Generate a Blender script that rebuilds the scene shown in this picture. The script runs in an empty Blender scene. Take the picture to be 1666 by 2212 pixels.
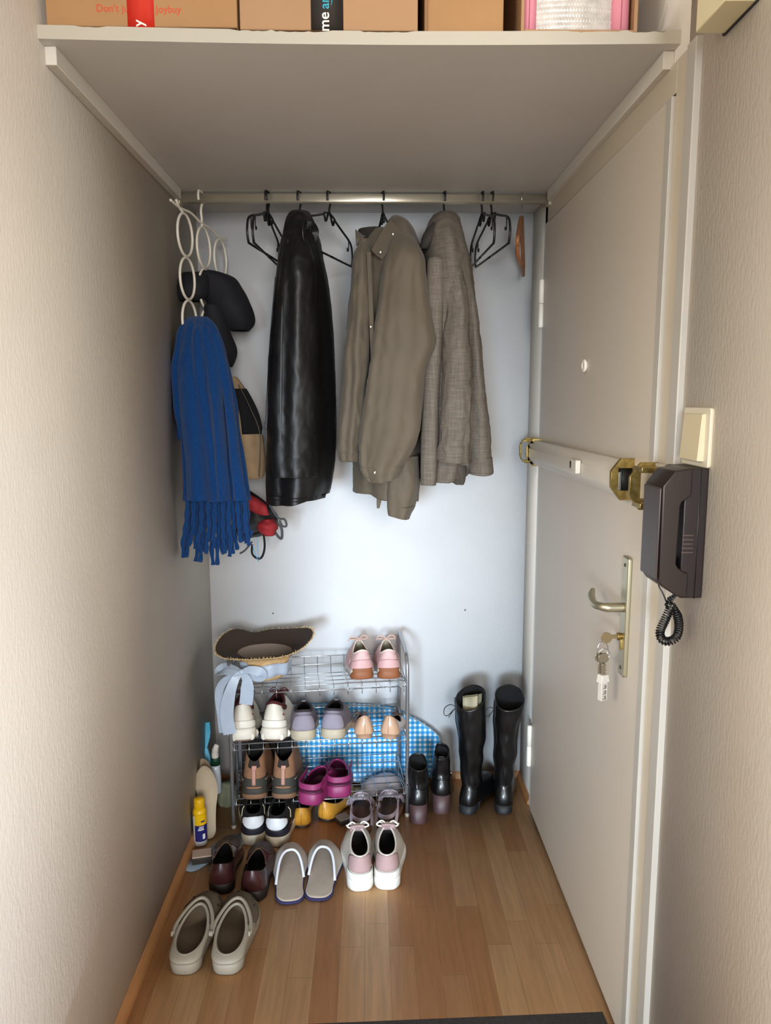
import bpy, bmesh, math, random
from mathutils import Vector, Matrix
from math import sin, cos, pi, radians
random.seed(7)
C = bpy.context.scene
COL = C.collection

# ------------------------------------------------------------------ camera, world, lights, exposure
EYE = Vector((0, 0, 1.45))
FPX, PITCH, YAW, ROLL = 1605.0, .1462, .0212, -.0025
FW = Vector((sin(YAW)*cos(PITCH), cos(YAW)*cos(PITCH), -sin(PITCH)))
_r = Vector((cos(YAW), -sin(YAW), 0)); _u = _r.cross(FW)
RT = _r*cos(ROLL) + _u*sin(ROLL)
UP = -_r*sin(ROLL) + _u*cos(ROLL)
cd = bpy.data.cameras.new('camera'); cam = bpy.data.objects.new('camera', cd); COL.objects.link(cam)
cd.sensor_fit = 'HORIZONTAL'; cd.sensor_width = 36; cd.lens = FPX*36/1666; cd.clip_start = .02
cam.matrix_world = Matrix(((RT.x, UP.x, -FW.x, EYE.x), (RT.y, UP.y, -FW.y, EYE.y), (RT.z, UP.z, -FW.z, EYE.z), (0, 0, 0, 1)))
C.camera = cam

def srgb(h):
    if isinstance(h, str):
        h = h.lstrip('#'); h = [int(h[i:i+2], 16)/255 for i in (0, 2, 4)]
    return tuple(c/12.92 if c <= .04045 else ((c+.055)/1.055)**2.4 for c in h) + (1,)

W = bpy.data.worlds.new('world'); C.world = W; W.use_nodes = True
W.node_tree.nodes['Background'].inputs[0].default_value = (1.0, .95, .88, 1)
W.node_tree.nodes['Background'].inputs[1].default_value = .20

def area(name, loc, target, sx, sy, power, col, spread=180):
    l = bpy.data.lights.new(name, 'AREA'); l.shape = 'RECTANGLE'; l.size = sx; l.size_y = sy; l.energy = power; l.color = col; l.spread = radians(spread)
    o = bpy.data.objects.new(name, l); COL.objects.link(o); o.location = loc
    o.rotation_euler = (Vector(target)-Vector(loc)).to_track_quat('-Z', 'Y').to_euler(); return o
area('window_daylight', (-.95, -3.2, .95), (.15, 2.7, .42), .9, .9, 13.5, (.66, .83, 1.0), 34)
area('soft_fill_light', (.65, -3.0, 1.75), (-.3, 2.7, .6), 1.3, 1.6, 80, (.97, .97, .97), 120)  # added soft fill from behind the camera, evens out the left wall; no known window
area('right_wall_fill_light', (-1.9, -1.2, 2.0), (.5786, 1.5, .8), 1.2, 1.0, 16, (1.0, .92, .80), 70)  # added warm fill to brighten the right wall and door; no known lamp
area('hall_ceiling_lamp', (-.05, .20, 2.45), (0, .9, 0), .4, .4, 1.5, (1.0, .90, .76))
vs = C.view_settings
vs.view_transform = 'Standard'; vs.look = 'None'; vs.exposure = 0.04; vs.gamma = 1; vs.use_curve_mapping = False

# ------------------------------------------------------------------ photo pixel -> point at a known plane of the place
def ray(x, y): return FW + RT*((x-833)/FPX) - UP*((y-1106)/FPX)
def aY(x, y, Y): d = ray(x, y); return EYE + d*(Y/d.y)
def aX(x, y, X): d = ray(x, y); return EYE + d*(X/d.x)
def aZ(x, y, Z): d = ray(x, y); return EYE + d*((Z-EYE.z)/d.z)

# ------------------------------------------------------------------ materials
MATS = {}
def mat(name, col, rough=.6, metal=0, var=0, vscale=20, vstretch=(1, 1, 1), bump=0, bscale=60, bstretch=(1, 1, 1), spec=.5, alpha=1, coat=0, trans=0, sheen=0, col2=None, emis=0):
    if name in MATS: return MATS[name]
    m = bpy.data.materials.new(name); m.use_nodes = True; nt = m.node_tree; b = nt.nodes['Principled BSDF']
    c = srgb(col)
    b.inputs['Base Color'].default_value = c; b.inputs['Roughness'].default_value = rough; b.inputs['Metallic'].default_value = metal
    b.inputs['Specular IOR Level'].default_value = spec; b.inputs['Alpha'].default_value = alpha
    b.inputs['Coat Weight'].default_value = coat; b.inputs['Transmission Weight'].default_value = trans
    b.inputs['Sheen Weight'].default_value = sheen
    tc = nt.nodes.new('ShaderNodeTexCoord')
    def noise(scale, stretch):
        mp = nt.nodes.new('ShaderNodeMapping'); mp.inputs['Scale'].default_value = stretch
        nt.links.new(tc.outputs['Object'], mp.inputs[0])
        n = nt.nodes.new('ShaderNodeTexNoise'); n.inputs['Scale'].default_value = scale; n.inputs['Detail'].default_value = 4
        nt.links.new(mp.outputs[0], n.inputs['Vector']); return n
    if var or col2:
        n = noise(vscale, vstretch); r = nt.nodes.new('ShaderNodeValToRGB')
        nt.links.new(n.outputs[0], r.inputs[0])
        lo = srgb(col2) if col2 else tuple(x*(1-var) for x in c[:3])+(1,)
        hi = c if col2 else tuple(min(1, x*(1+var)) for x in c[:3])+(1,)
        r.color_ramp.elements[0].position = .36; r.color_ramp.elements[1].position = .64
        r.color_ramp.elements[0].color = lo; r.color_ramp.elements[1].color = hi
        nt.links.new(r.outputs[0], b.inputs['Base Color'])
    if bump:
        n = noise(bscale, bstretch); bp = nt.nodes.new('ShaderNodeBump'); bp.inputs['Strength'].default_value = bump; bp.inputs['Distance'].default_value = .002
        nt.links.new(n.outputs[0], bp.inputs['Height']); nt.links.new(bp.outputs[0], b.inputs['Normal'])
    MATS[name] = m; return m

# ------------------------------------------------------------------ mesh helpers
class MB:
    def __init__(s): s.v = []; s.f = []
    def add(s, v, f):
        o = len(s.v); s.v += [Vector(p) for p in v]; s.f += [tuple(i+o for i in q) for q in f]; return s
    def box(s, x0, x1, y0, y1, z0, z1, M=None):
        v = [Vector((x, y, z)) for x in (x0, x1) for y in (y0, y1) for z in (z0, z1)]
        if M: v = [M @ p for p in v]
        return s.add(v, [(0, 1, 3, 2), (4, 6, 7, 5), (0, 4, 5, 1), (2, 3, 7, 6), (0, 2, 6, 4), (1, 5, 7, 3)])
    def tube(s, pts, r, n=8, closed=False, flat=None, cap=True):
        pts = [Vector(p) for p in pts]; m = len(pts); rs = r if isinstance(r, (list, tuple)) else [r]*m
        ring = []; up = None
        for i in range(m):
            a = pts[(i-1) % m] if (closed or i) else pts[i]; b = pts[(i+1) % m] if (closed or i < m-1) else pts[i]
            t = (b-a); t = t.normalized() if t.length > 1e-9 else Vector((0, 0, 1))
            if up is None:
                up = Vector((0, 0, 1)) if abs(t.z) < .9 else Vector((0, 1, 0))
            up = (up - t*up.dot(t)); up = up.normalized() if up.length > 1e-6 else t.orthogonal().normalized()
            sd = t.cross(up)
            fl = flat if flat else 1
            ring.append([pts[i] + (up*cos(2*pi*k/n)*fl + sd*sin(2*pi*k/n))*rs[i] for k in range(n)])
        v = [p for q in ring for p in q]; f = []
        for i in range(m if closed else m-1):
            j = (i+1) % m
            for k in range(n): l = (k+1) % n; f.append((i*n+k, j*n+k, j*n+l, i*n+l))
        if not closed and cap: f.append(tuple(range(n-1, -1, -1))); f.append(tuple((m-1)*n+k for k in range(n)))
        return s.add(v, f)
    def prism(s, poly, fn, d0, d1):
        n = len(poly); v = [fn(a, b, d0) for a, b in poly] + [fn(a, b, d1) for a, b in poly]
        f = [tuple(range(n)), tuple(range(2*n-1, n-1, -1))] + [(i, i+n, (i+1) % n+n, (i+1) % n) for i in range(n)]
        return s.add(v, f)
    def grid(s, P, per=False, cap0=False, cap1=False):
        h = len(P); w = len(P[0]); v = [p for row in P for p in row]; f = []
        for i in range(h-1):
            for k in range(w if per else w-1):
                l = (k+1) % w; f.append((i*w+k, i*w+l, (i+1)*w+l, (i+1)*w+k))
        if cap0: f.append(tuple(range(w-1, -1, -1)))
        if cap1: f.append(tuple((h-1)*w+k for k in range(w)))
        return s.add(v, f)
    def lathe(s, prof, c=(0, 0, 0), n=24, axis='z'):
        c = Vector(c); P = []
        for r, h in prof:
            row = []
            for k in range(n):
                a = 2*pi*k/n; x, y = r*cos(a), r*sin(a)
                row.append(c + (Vector((x, y, h)) if axis == 'z' else Vector((h, x, y)) if axis == 'x' else Vector((x, h, y))))
            P.append(row)
        return s.grid(P, True, True, True)
    def ball(s, c, r, n=10):
        rr = r if isinstance(r, (tuple, list)) else (r, r, r)
        P = [[Vector(c)+Vector((rr[0]*sin(pi*i/n)*cos(2*pi*k/(2*n)), rr[1]*sin(pi*i/n)*sin(2*pi*k/(2*n)), -rr[2]*cos(pi*i/n))) for k in range(2*n)] for i in range(1, n)]
        return s.grid(P, True, True, True)

def obj(name, mb, m, parent=None, world=False, smooth=None, bev=0, solid=0, sub=0, soff=0):
    me = bpy.data.meshes.new(name)
    off = Vector((0, 0, 0))
    if world and parent:
        p = parent
        while p: off += p.location; p = p.parent
    me.from_pydata([v-off for v in mb.v], [], mb.f); me.update()
    bm = bmesh.new(); bm.from_mesh(me); bmesh.ops.recalc_face_normals(bm, faces=bm.faces); bm.to_mesh(me); bm.free()
    o = bpy.data.objects.new(name, me); COL.objects.link(o)
    if parent: o.parent = parent
    ms = m if isinstance(m, (list, tuple)) else [m]
    for x in ms: me.materials.append(x)
    if bev:
        b = o.modifiers.new('bevel', 'BEVEL'); b.width = bev; b.segments = 2; b.limit_method = 'ANGLE'; b.angle_limit = radians(35)
    if solid:
        b = o.modifiers.new('solidify', 'SOLIDIFY'); b.thickness = solid; b.offset = soff
    if sub:
        b = o.modifiers.new('sub', 'SUBSURF'); b.levels = sub; b.render_levels = sub
    if smooth is None: smooth = not bev
    if smooth or bev:
        for p in me.polygons: p.use_smooth = True
        if bev:
            try: me.set_sharp_from_angle(angle=radians(50))
            except Exception: pass
    return o

def tag(o, label=None, cat=None, group=None, kind=None):
    if label: o['label'] = label
    if cat: o['category'] = cat
    if group: o['group'] = group
    if kind: o['kind'] = kind
    return o
def thing(name, label, cat, loc=(0, 0, 0), rz=0, group=None):
    o = bpy.data.objects.new(name, None); COL.objects.link(o); o.location = loc; o.rotation_euler = (0, 0, rz); o.empty_display_size = .05
    return tag(o, label, cat, group)
def struct(name, mb, m, parent=None, **k):
    o = obj(name, mb, m, parent, **k)
    if not parent: o['kind'] = 'structure'
    return o
def cat_rom(P, t):
    n = len(P)-1; x = min(max(t, 0), 1)*n; i = min(int(x), n-1); u = x-i
    p0, p1, p2, p3 = P[max(i-1, 0)], P[i], P[i+1], P[min(i+2, n)]
    return [.5*((2*b)+(-a+c)*u+(2*a-5*b+4*c-d)*u*u+(-a+3*b-3*c+d)*u**3) for a, b, c, d in zip(p0, p1, p2, p3)]
def spline(P, n): return [Vector(cat_rom([tuple(p) for p in P], i/(n-1))) for i in range(n)]
def cspline(P, n):
    P = [tuple(p) for p in P]; m = len(P); out = []
    for i in range(n):
        x = i/n*m; k = int(x); u = x-k; a, b, c, d = (P[(k+j) % m] for j in (-1, 0, 1, 2))
        out.append(tuple(.5*((2*q)+(-p+r)*u+(2*p-5*q+4*r-s)*u*u+(-p+3*q-3*r+s)*u**3) for p, q, r, s in zip(a, b, c, d)))
    return out
def normal(S, a, t):
    e = 1e-3; A = S(a+e, t)-S(a-e, t); B = S(a, min(t+e, 1))-S(a, max(t-e, 0)); n = A.cross(B)
    return n.normalized() if n.length > 1e-12 else Vector((0, -1, 0))
def patch(S, a0, a1, t0, t1, off, na=14, nt=8, rnd=0, ctr=None):
    mb = MB(); P = []
    for j in range(nt+1):
        row = []
        for i in range(na+1):
            u = i/na*2-1; v = j/nt*2-1
            if rnd:
                u2 = u*(1-rnd*(1-math.sqrt(max(0, 1-.999*v*v)))); v2 = v*(1-rnd*(1-math.sqrt(max(0, 1-.999*u*u)))); u, v = u2, v2
            a = (a0+a1)/2+u*(a1-a0)/2; t = (t0+t1)/2+v*(t1-t0)/2
            p = S(a, t); n = normal(S, a, t)
            if ctr is None: n = -n
            if ctr is not None and n.dot(p-ctr(p)) < 0: n = -n
            row.append(p+n*off)
        P.append(row)
    return mb.grid(P)
# ------------------------------------------------------------------ the room
XL, XR, YB, XD = -.597, .5786, 2.713, .566
wallm = mat('wallpaper', '#dad2c6', .85, var=.03, vscale=3, bump=.42, bscale=190, bstretch=(1, .8, .34), spec=.2)
backm = mat('back_wall_paint', '#dcdcdc', .8, var=.02, vscale=5, bump=.2, bscale=220, spec=.25)
white = mat('white_lacquer', '#c4beb4', .4, var=.02, vscale=6)
doorm = mat('door_paint', '#c2b8aa', .45, var=.02, vscale=2, bump=.06, bscale=300)
cream = mat('cream_paint', '#bfb4a0', .4, var=.04, vscale=5)
warmwhite = mat('frame_white', '#aca79f', .4, var=.02, vscale=8)

# laminate floor: strips along Y
fm = bpy.data.materials.new('beech_laminate'); fm.use_nodes = True; nt = fm.node_tree; b = nt.nodes['Principled BSDF']
tc = nt.nodes.new('ShaderNodeTexCoord'); mp = nt.nodes.new('ShaderNodeMapping'); mp.inputs['Rotation'].default_value = (0, 0, radians(90)); mp.inputs['Location'].default_value = (.13, .02, 0)
nt.links.new(tc.outputs['Object'], mp.inputs[0])
br = nt.nodes.new('ShaderNodeTexBrick'); br.offset = .37; br.offset_frequency = 2; br.squash = 1.25; br.squash_frequency = 3
br.inputs['Scale'].default_value = 1; br.inputs['Brick Width'].default_value = .42; br.inputs['Row Height'].default_value = .066
br.inputs['Mortar Size'].default_value = .0006; br.inputs['Mortar Smooth'].default_value = .3; br.inputs['Bias'].default_value = 0
br.inputs['Color1'].default_value = srgb('#d8a06c'); br.inputs['Color2'].default_value = srgb('#f6cc98'); br.inputs['Mortar'].default_value = srgb('#b98d62')
nt.links.new(mp.outputs[0], br.inputs['Vector'])
mp2 = nt.nodes.new('ShaderNodeMapping'); mp2.inputs['Scale'].default_value = (28, 2.2, 1); nt.links.new(tc.outputs['Object'], mp2.inputs[0])
n1 = nt.nodes.new('ShaderNodeTexNoise'); n1.inputs['Scale'].default_value = 2.2; n1.inputs['Detail'].default_value = 6; n1.inputs['Distortion'].default_value = .6; nt.links.new(mp2.outputs[0], n1.inputs['Vector'])
rp = nt.nodes.new('ShaderNodeValToRGB'); rp.color_ramp.elements[0].position = .3; rp.color_ramp.elements[1].position = .7
rp.color_ramp.elements[0].color = (.86, .82, .78, 1); rp.color_ramp.elements[1].color = (1.08, 1.06, 1.04, 1); nt.links.new(n1.outputs[0], rp.inputs[0])
mx = nt.nodes.new('ShaderNodeMix'); mx.data_type = 'RGBA'; mx.blend_type = 'MULTIPLY'; mx.inputs[0].default_value = 1
nt.links.new(br.outputs[0], mx.inputs[6]); nt.links.new(rp.outputs[0], mx.inputs[7]); nt.links.new(mx.outputs[2], b.inputs['Base Color'])
b.inputs['Roughness'].default_value = .38; b.inputs['Specular IOR Level'].default_value = .4

Y0 = -1.4
struct('floor', MB().box(-2.6, 2.8, -3.9, YB+.02, -.05, 0), fm)
struct('ceiling', MB().box(XL-.1, XR+.1, -.1, YB+.02, 2.5, 2.54), mat('ceiling_paint', '#d8d2c6', .9))
struct('wall_left', MB().box(XL-.1, XL, .55, YB+.1, 0, 2.5), wallm)
struct('wall_back', MB().box(XL, XR, YB, YB+.1, 0, 2.5), backm)
# right wall: pieces around the door opening
DY0, DY1, DZ = 1.43, 2.50, 2.07
struct('wall_right', MB().box(XR, XR+.1, .30, DY0, 0, 2.5).box(XR, XR+.1, DY1, YB+.1, 0, 2.5).box(XR, XR+.1, DY0, DY1, DZ, 2.5), wallm)
# door frame: casing strip on the near side, top rail, far side (flat, painted like the back)
struct('trim_1', MB().box(XR-.012, XR+.03, 1.372, 1.410, 0, 2.075), warmwhite, bev=.002)
struct('trim_2', MB().box(XR-.006, XR+.05, 1.412, 1.466, 0, 2.075).box(XR-.006, XR+.05, 1.466, 2.50, 2.018, 2.075), cream, bev=.0015)
struct('trim_3', MB().box(XR-.006, XR+.05, 2.468, 2.51, 0, 2.075), backm, bev=.0015)
dr = struct('door_1', MB().box(XD, XD+.04, 1.4665, 2.464, .008, 2.012), doorm, bev=.003)
obj('door_edge', MB().box(XD-.0012, XD+.02, 1.4655, 1.4925, .008, 2.012), warmwhite, dr, bev=.001)
tag(bpy.data.objects['door_edge'], 'lighter painted door edge strip')
for z0 in (1.69, .17):
    obj('hinge', MB().lathe([(.0075, 0), (.009, .004), (.009, .074), (.006, .0755)], (XD-.006, 2.472, z0), 12).lathe([(.006, .0765), (.009, .078), (.009, .148), (.0075, .152)], (XD-.006, 2.472, z0), 12), mat('hinge_white', '#ece7da', .35), dr)
# thin baseboards
oakm = mat('oak_strip', '#a97648', .5, var=.12, vscale=8, vstretch=(3, .6, 3))
def quarter(name, p0, p1, nrm, parent=None, h=.026, d=.012):
    p0 = Vector(p0); p1 = Vector(p1); n = Vector(nrm)
    prof = [(0, 0), (d, 0), (d, h*.35), (d*.55, h*.8), (.002, h), (0, h)]
    P = [[p+n*a+Vector((0, 0, b)) for a, b in prof] for p in (p0, p1)]
    return struct(name, MB().grid(P, True, True, True), oakm, parent, bev=.0005)
quarter('baseboard_left', (XL, .55, 0), (XL, YB, 0), (1, 0, 0), h=.036, d=.015)
quarter('baseboard_back', (XL, YB, 0), (XR, YB, 0), (0, -1, 0))
quarter('baseboard_right', (XR, 2.512, 0), (XR, YB, 0), (-1, 0, 0))
quarter('baseboard_right', (XR, .30, 0), (XR, 1.37, 0), (-1, 0, 0))
for px, py in ((590, 1325), (1005, 1318)):
    p = aY(px, py, YB-.001)
    tag(obj('wall_plug', MB().lathe([(.0022, 0), (.0035, .001), (.0035, .003)], p-Vector((0, .001, 0)), 12, 'y'), mat('plug_grey', '#6d655c', .7)),
        'tiny grey screw hole plug in back wall, above the '+('straw hat' if px < 700 else 'tall black boots'), 'wall plug')

# door furniture (children of the door)
brass = mat('aged_brass', '#b39a5a', .32, .9, var=.25, vscale=60, col2='#8a7440')
satin = mat('satin_champagne', '#b4ad93', .33, .85, bump=.05, bscale=400)
steel = mat('bright_steel', '#c4c4c4', .2, 1)
black = mat('black_plastic', '#0b0b0c', .42)
xd = XD-.001
def rrect(y0, y1, z0, z1, r, n=5):
    o = []
    for cy, cz, a in ((y1-r, z1-r, 0), (y0+r, z1-r, 90), (y0+r, z0+r, 180), (y1-r, z0+r, 270)):
        for i in range(n+1): t = radians(a+90*i/n); o.append((cy+r*cos(t), cz+r*sin(t)))
    return o
fx = lambda a, b, d: Vector((d, a, b))
bp_ = obj('door_handle', MB().prism(rrect(1.556, 1.594, .847, 1.117, .006), fx, xd+.001, xd-.009), satin, dr, bev=.003)
tag(bp_, 'champagne metal door handle with long backplate')
lev = [(xd-.008, 1.575, 1.003), (xd-.03, 1.575, 1.003), (xd-.046, 1.576, 1.003), (xd-.056, 1.586, 1.003), (xd-.060, 1.612, 1.000), (xd-.057, 1.645, 1.001), (xd-.050, 1.675, 1.006), (xd-.040, 1.695, 1.014)]
obj('lever', MB().tube(spline(lev, 30), [.0105]*9+[.0095]*3+[.0088]*12+[.0086, .0082, .0076, .0068, .0058, .004], 14), satin, bp_)
obj('lock_cylinder', MB().lathe([(.0085, 0), (.0085, .006), (.0065, .012)], (xd-.02, 1.575, .937), 18, 'x').box(xd-.013, xd-.008, 1.570, 1.580, .908, .934), brass, bp_, bev=.001)
for z in (1.098, .866): obj('screw', MB().lathe([(.0035, 0), (.004, .001), (.004, .003)], (xd-.0105, 1.575, z), 10, 'x'), mat('screw_dark', '#4c4838', .4, .8), bp_)
ph = aX(1267, 790, XD)
pr = obj('peephole', MB().lathe([(.013, 0), (.0165, -.0035), (.0175, -.007), (.013, -.010), (.009, -.009), (.009, -.002)][::-1], (XD, ph.y, ph.z), 24, 'x'), mat('ring_white', '#e6dfd0', .35), dr)
obj('lens', MB().lathe([(.009, 0), (.009, .003)], (XD-.006, ph.y, ph.z), 16, 'x'), mat('peep_glass', '#5b5148', .1), pr)

# security bar lock across the door
bl = thing('security_bar_lock', 'long white octagonal bar lock with brass end plates across the door', 'door lock', (XD, 1.575, 1.285))
def octa(h, d, ch): return [(0, -h), (-d+ch, -h), (-d, -h+ch*1.3), (-d, h-ch*1.3), (-d+ch, h), (0, h)]
zc = 1.286
def oprism(mb, h, d, ch, y0, y1, off=0): return mb.prism(octa(h, d, ch), lambda a, b, y: Vector((XD+a-off, y, zc+b)), y0, y1)
obj('bar', oprism(MB(), .040, .044, .020, 1.583, 2.435), mat('bar_white', '#bfb6a8', .4), bl, True, bev=.001)
def plate(name, y0, y1, hole, mats, parent, h=.045, d=.050, x0=0):
    out = [(XD+a-x0, zc+b) for a, b in octa(h, d, .021)]
    inn = [(XD-.004-x0, zc-hole[1]), (XD-hole[0], zc-hole[1]), (XD-hole[0], zc-hole[1]), (XD-hole[0], zc+hole[1]), (XD-hole[0], zc+hole[1]), (XD-.004-x0, zc+hole[1])]
    mb = MB(); n = 6
    v = [Vector((x, y, z)) for y in (y0, y1) for ring in (out, inn) for x, z in ring]
    f = []
    for k in range(n):
        l = (k+1) % n
        f += [(k, l, n+l, n+k), (2*n+k, 3*n+k, 3*n+l, 2*n+l), (k, 2*n+k, 2*n+l, l), (n+k, n+l, 3*n+l, 3*n+k)]
    mb.add(v, f); return obj(name, mb, mats, parent, True, bev=.0008)
plate('end_plate', 1.572, 1.5826, (.034, .024), brass, bl); oprism(MB(), .024, .034, .001, 1.5815, 1.5825)
plate('end_plate', 2.4355, 2.444, (.040, .030), brass, bl)
obj('bolt_socket', MB().box(XD-.034, XD-.002, 1.5765, 1.5815, zc-.024, zc+.024), mat('socket_black', '#050505', .6), bl, True)
obj('bolt', MB().box(XD-.034, XD-.028, 1.571, 1.5765, zc-.024, zc+.016), mat('bolt_grey', '#8c8a84', .35, .8), bl, True, bev=.001)
kb = aX(1252, 1008, XD-.044)
obj('lock_knob', MB().box(XD-.058, XD-.0445, kb.y-.016, kb.y+.016, kb.z-.017, kb.z+.017), mat('knob_white', '#cdc6b9', .35), bl, True, bev=.003)
kh = aX(1237, 1003, XD-.044)
k_ = obj('lock_rosette', MB().lathe([(.013, 0), (.015, .0015), (.015, .004)], (XD-.0485, kh.y, kh.z), 20, 'x'), mat('rosette_grey', '#bdb5a6', .35), bl, True)
obj('keyhole', MB().lathe([(.0045, 0), (.0045, .002)], (XD-.0505, kh.y, kh.z+.004), 12, 'x').box(XD-.0505, XD-.0485, kh.y-.003, kh.y+.003, kh.z-.009, kh.z+.002), black, k_, True)
kp = thing('bolt_keeper', 'brass keeper bracket on door frame behind the brown intercom', 'lock keeper', (XR, 1.42, zc))
kd = XD-.006-XD
plate('keeper_plate', 1.440, 1.447, (.034, .026), brass, kp, .047, .056)
plate('keeper_plate', 1.452, 1.459, (.034, .026), brass, kp, .045, .052)
obj('keeper_body', MB().box(XD-.046, XD-.001, 1.405, 1.452, zc+.030, zc+.040).box(XD-.046, XD-.001, 1.405, 1.452, zc-.040, zc-.030), brass, kp, True, bev=.001)
obj('mounting_plate', MB().box(XD-.0065, XD-.0005, 1.3715, 1.452, zc-.040, zc+.046), warmwhite, kp, True, bev=.001)
kp2 = thing('bolt_keeper', 'thin brass keeper bracket beside the door hinges near back wall', 'lock keeper', (XR, 2.53, zc))
plate('keeper_plate', 2.545, 2.549, (.043, .032), brass, kp2, .044, .050)
plate('keeper_plate', 2.553, 2.557, (.043, .032), brass, kp2, .044, .050)
obj('keeper_body', MB().box(XD-.043, XD+.0125, 2.522, 2.5535, zc+.030, zc+.038).box(XD-.043, XD+.0125, 2.522, 2.5535, zc-.038, zc-.030), brass, kp2, True, bev=.001)

# keys hanging in the lock
keym = mat('nickel_key', '#a39a86', .28, .95); 
ks = thing('key_bunch', 'bunch of keys on a ring hanging from the door lock', 'keys', (xd-.03, 1.575, .937))
def disc(mb, c, r, th, axis=0, n=18):
    c = Vector(c); U = Vector((1, 0, 0)) if axis else Vector((0, 1, 0)); Vv = Vector((0, 0, 1)); Wn = U.cross(Vv)
    v = [c+U*r*cos(2*pi*k/n)+Vv*r*sin(2*pi*k/n)+Wn*s for s in (-th, th) for k in range(n)]
    return mb.add(v, [tuple(range(n)), tuple(range(2*n-1, n-1, -1))]+[(k, k+n, (k+1) % n+n, (k+1) % n) for k in range(n)])
kx = xd-.021
obj('key_in_lock', disc(MB(), (kx-.022, 1.575, .934), .0125, .0012, 1).box(kx-.014, kx+.002, 1.574, 1.576, .932, .941), mat('key_bronze', '#8f7d5c', .35, .85), ks, True, bev=.0004)
rc = Vector((kx-.030, 1.574, .906))
obj('key_ring', MB().tube([rc+Vector((.013*cos(2*pi*i/24), .003*cos(2*pi*i/24), .022*sin(2*pi*i/24)*.9)) for i in range(24)], .0011, 6, True).tube([rc+Vector((.003+.012*cos(2*pi*i/24), -.004, -.008+.013*sin(2*pi*i/24))) for i in range(24)], .001, 6, True), steel, ks, True)
for i, (dx, dy, th) in enumerate(((-.004, .004, .25), (.004, 0, -.05), (.001, -.004, .1))):
    c = rc+Vector((dx, dy, -.018)); mb = disc(MB(), c, .0115, .001, 1)
    mb.box(c.x-.003, c.x+.003, c.y-.001, c.y+.001, c.z-.038, c.z-.009)
    for q in range(4): mb.box(c.x+.0025, c.x+.0045+.001*(q % 2), c.y-.0009, c.y+.0009, c.z-.036+q*.006, c.z-.033+q*.006)
    k = obj('key', mb, keym, ks, True, bev=.0003)
fb = Vector((rc.x+.003, 1.572, .853)); rz = Matrix.Rotation(radians(28), 4, 'Z')
def fbx(a, b, d): return fb + rz.to_3x3() @ Vector((a, d, b))
fo = obj('house_fob', MB().prism([(-.009, -.062), (.009, -.062), (.009, -.018), (-.009, -.018)], fbx, -.006, .006), mat('fob_white', '#b5aea4', .4), ks, True, bev=.001)
tag(fo, 'small white house-shaped key fob')
obj('fob_roof', MB().prism([(-.013, -.020), (.013, -.020), (.009, -.002), (-.009, -.002)], fbx, -.008, .008), mat('fob_roof', '#beb7ad', .4), fo, True, bev=.001)
mbw = MB()
for z in (-.030, -.043, -.055): mbw.prism([(-.006, z-.004), (.004, z-.004), (.004, z+.005), (-.006, z+.005)], fbx, -.0068, -.0058)
obj('fob_window', mbw, mat('fob_grey', '#8b8678', .3), fo, True)

# light switch
sw = thing('light_switch', 'cream rocker light switch on right wall above the brown intercom', 'light switch', (XR, 1.30, 1.385))
obj('switch_plate', MB().prism(rrect(1.245, 1.352, 1.338, 1.440, .006), fx, XR+.001, XR-.006), mat('switch_cream', '#c9c0aa', .35), sw, True, bev=.002)
obj('rocker', MB().add([Vector(v) for v in [(XR-.005, 1.262, 1.348), (XR-.005, 1.338, 1.348), (XR-.005, 1.338, 1.430), (XR-.005, 1.262, 1.430), (XR-.017, 1.263, 1.349), (XR-.017, 1.337, 1.349), (XR-.012, 1.337, 1.429), (XR-.012, 1.263, 1.429)]],
    [(0, 1, 2, 3), (4, 7, 6, 5), (0, 4, 5, 1), (1, 5, 6, 2), (2, 6, 7, 3), (3, 7, 4, 0)]), mat('rocker_cream', '#c4b798', .35), sw, True, bev=.001)
# chime box upper right
ch = thing('door_chime', 'cream box mounted high on right wall at top edge of view', 'chime box', (XR, 1.23, 2.035))
obj('housing', MB().box(XR-.050, XR-.002, 1.185, 1.285, 2.037, 2.16), mat('chime_cream', '#d8cfa9', .5), ch, True, bev=.002)
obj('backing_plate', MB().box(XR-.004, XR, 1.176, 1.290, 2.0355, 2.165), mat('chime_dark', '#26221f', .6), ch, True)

# intercom handset
brown = mat('brown_plastic', '#1e1615', .38, bump=.08, bscale=500)
ic = thing('intercom_phone', 'dark brown wall intercom phone with coiled cord beside door', 'intercom', (XR, 1.28, 1.22))
gy = lambda a, b, d: Vector((XR-a, d, b))
def zz(py, X=XR, px=1520): return aY(px, py, 1.25).z
zt, zb = zz(1012), zz(1292)
base = obj('base', MB().prism([(0, zb), (.038, zb), (.040, zb+.003), (.040, zt-.003), (.034, zt), (0, zt)], gy, 1.25, 1.345), brown, ic, True, bev=.002)
obj('base_seam', MB().prism([(0.013, zb-.0004), (.0145, zb-.0004), (.0145, zt+.0004), (.013, zt+.0004)], gy, 1.2493, 1.3457), black, ic, True)
hs = [(.028, zb+.002), (.045, zb+.004), (.072, zb+.022), (.078, zb+.030), (.080, zt-.030), (.060, zt-.004), (.034, zt+.001), (.030, zt-.002), (.030, zt-.046), (.036, zt-.050), (.046, zt-.058), (.048, zt-.064), (.050, zb+.062), (.046, zb+.055), (.036, zb+.048), (.028, zb+.046)]
obj('handset', MB().prism(hs, gy, 1.245, 1.325), mat('brown_plastic_handset', '#241b19', .33, bump=.05, bscale=500), ic, True, bev=.004)
obj('handset_face', MB().prism([(.0805, zb+.032), (.084, zb+.034), (.084, zt-.034), (.0805, zt-.032)], gy, 1.2475, 1.3225), mat('brown_grey', '#3b3433', .4), ic, True, bev=.003)
mb = MB()
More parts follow.
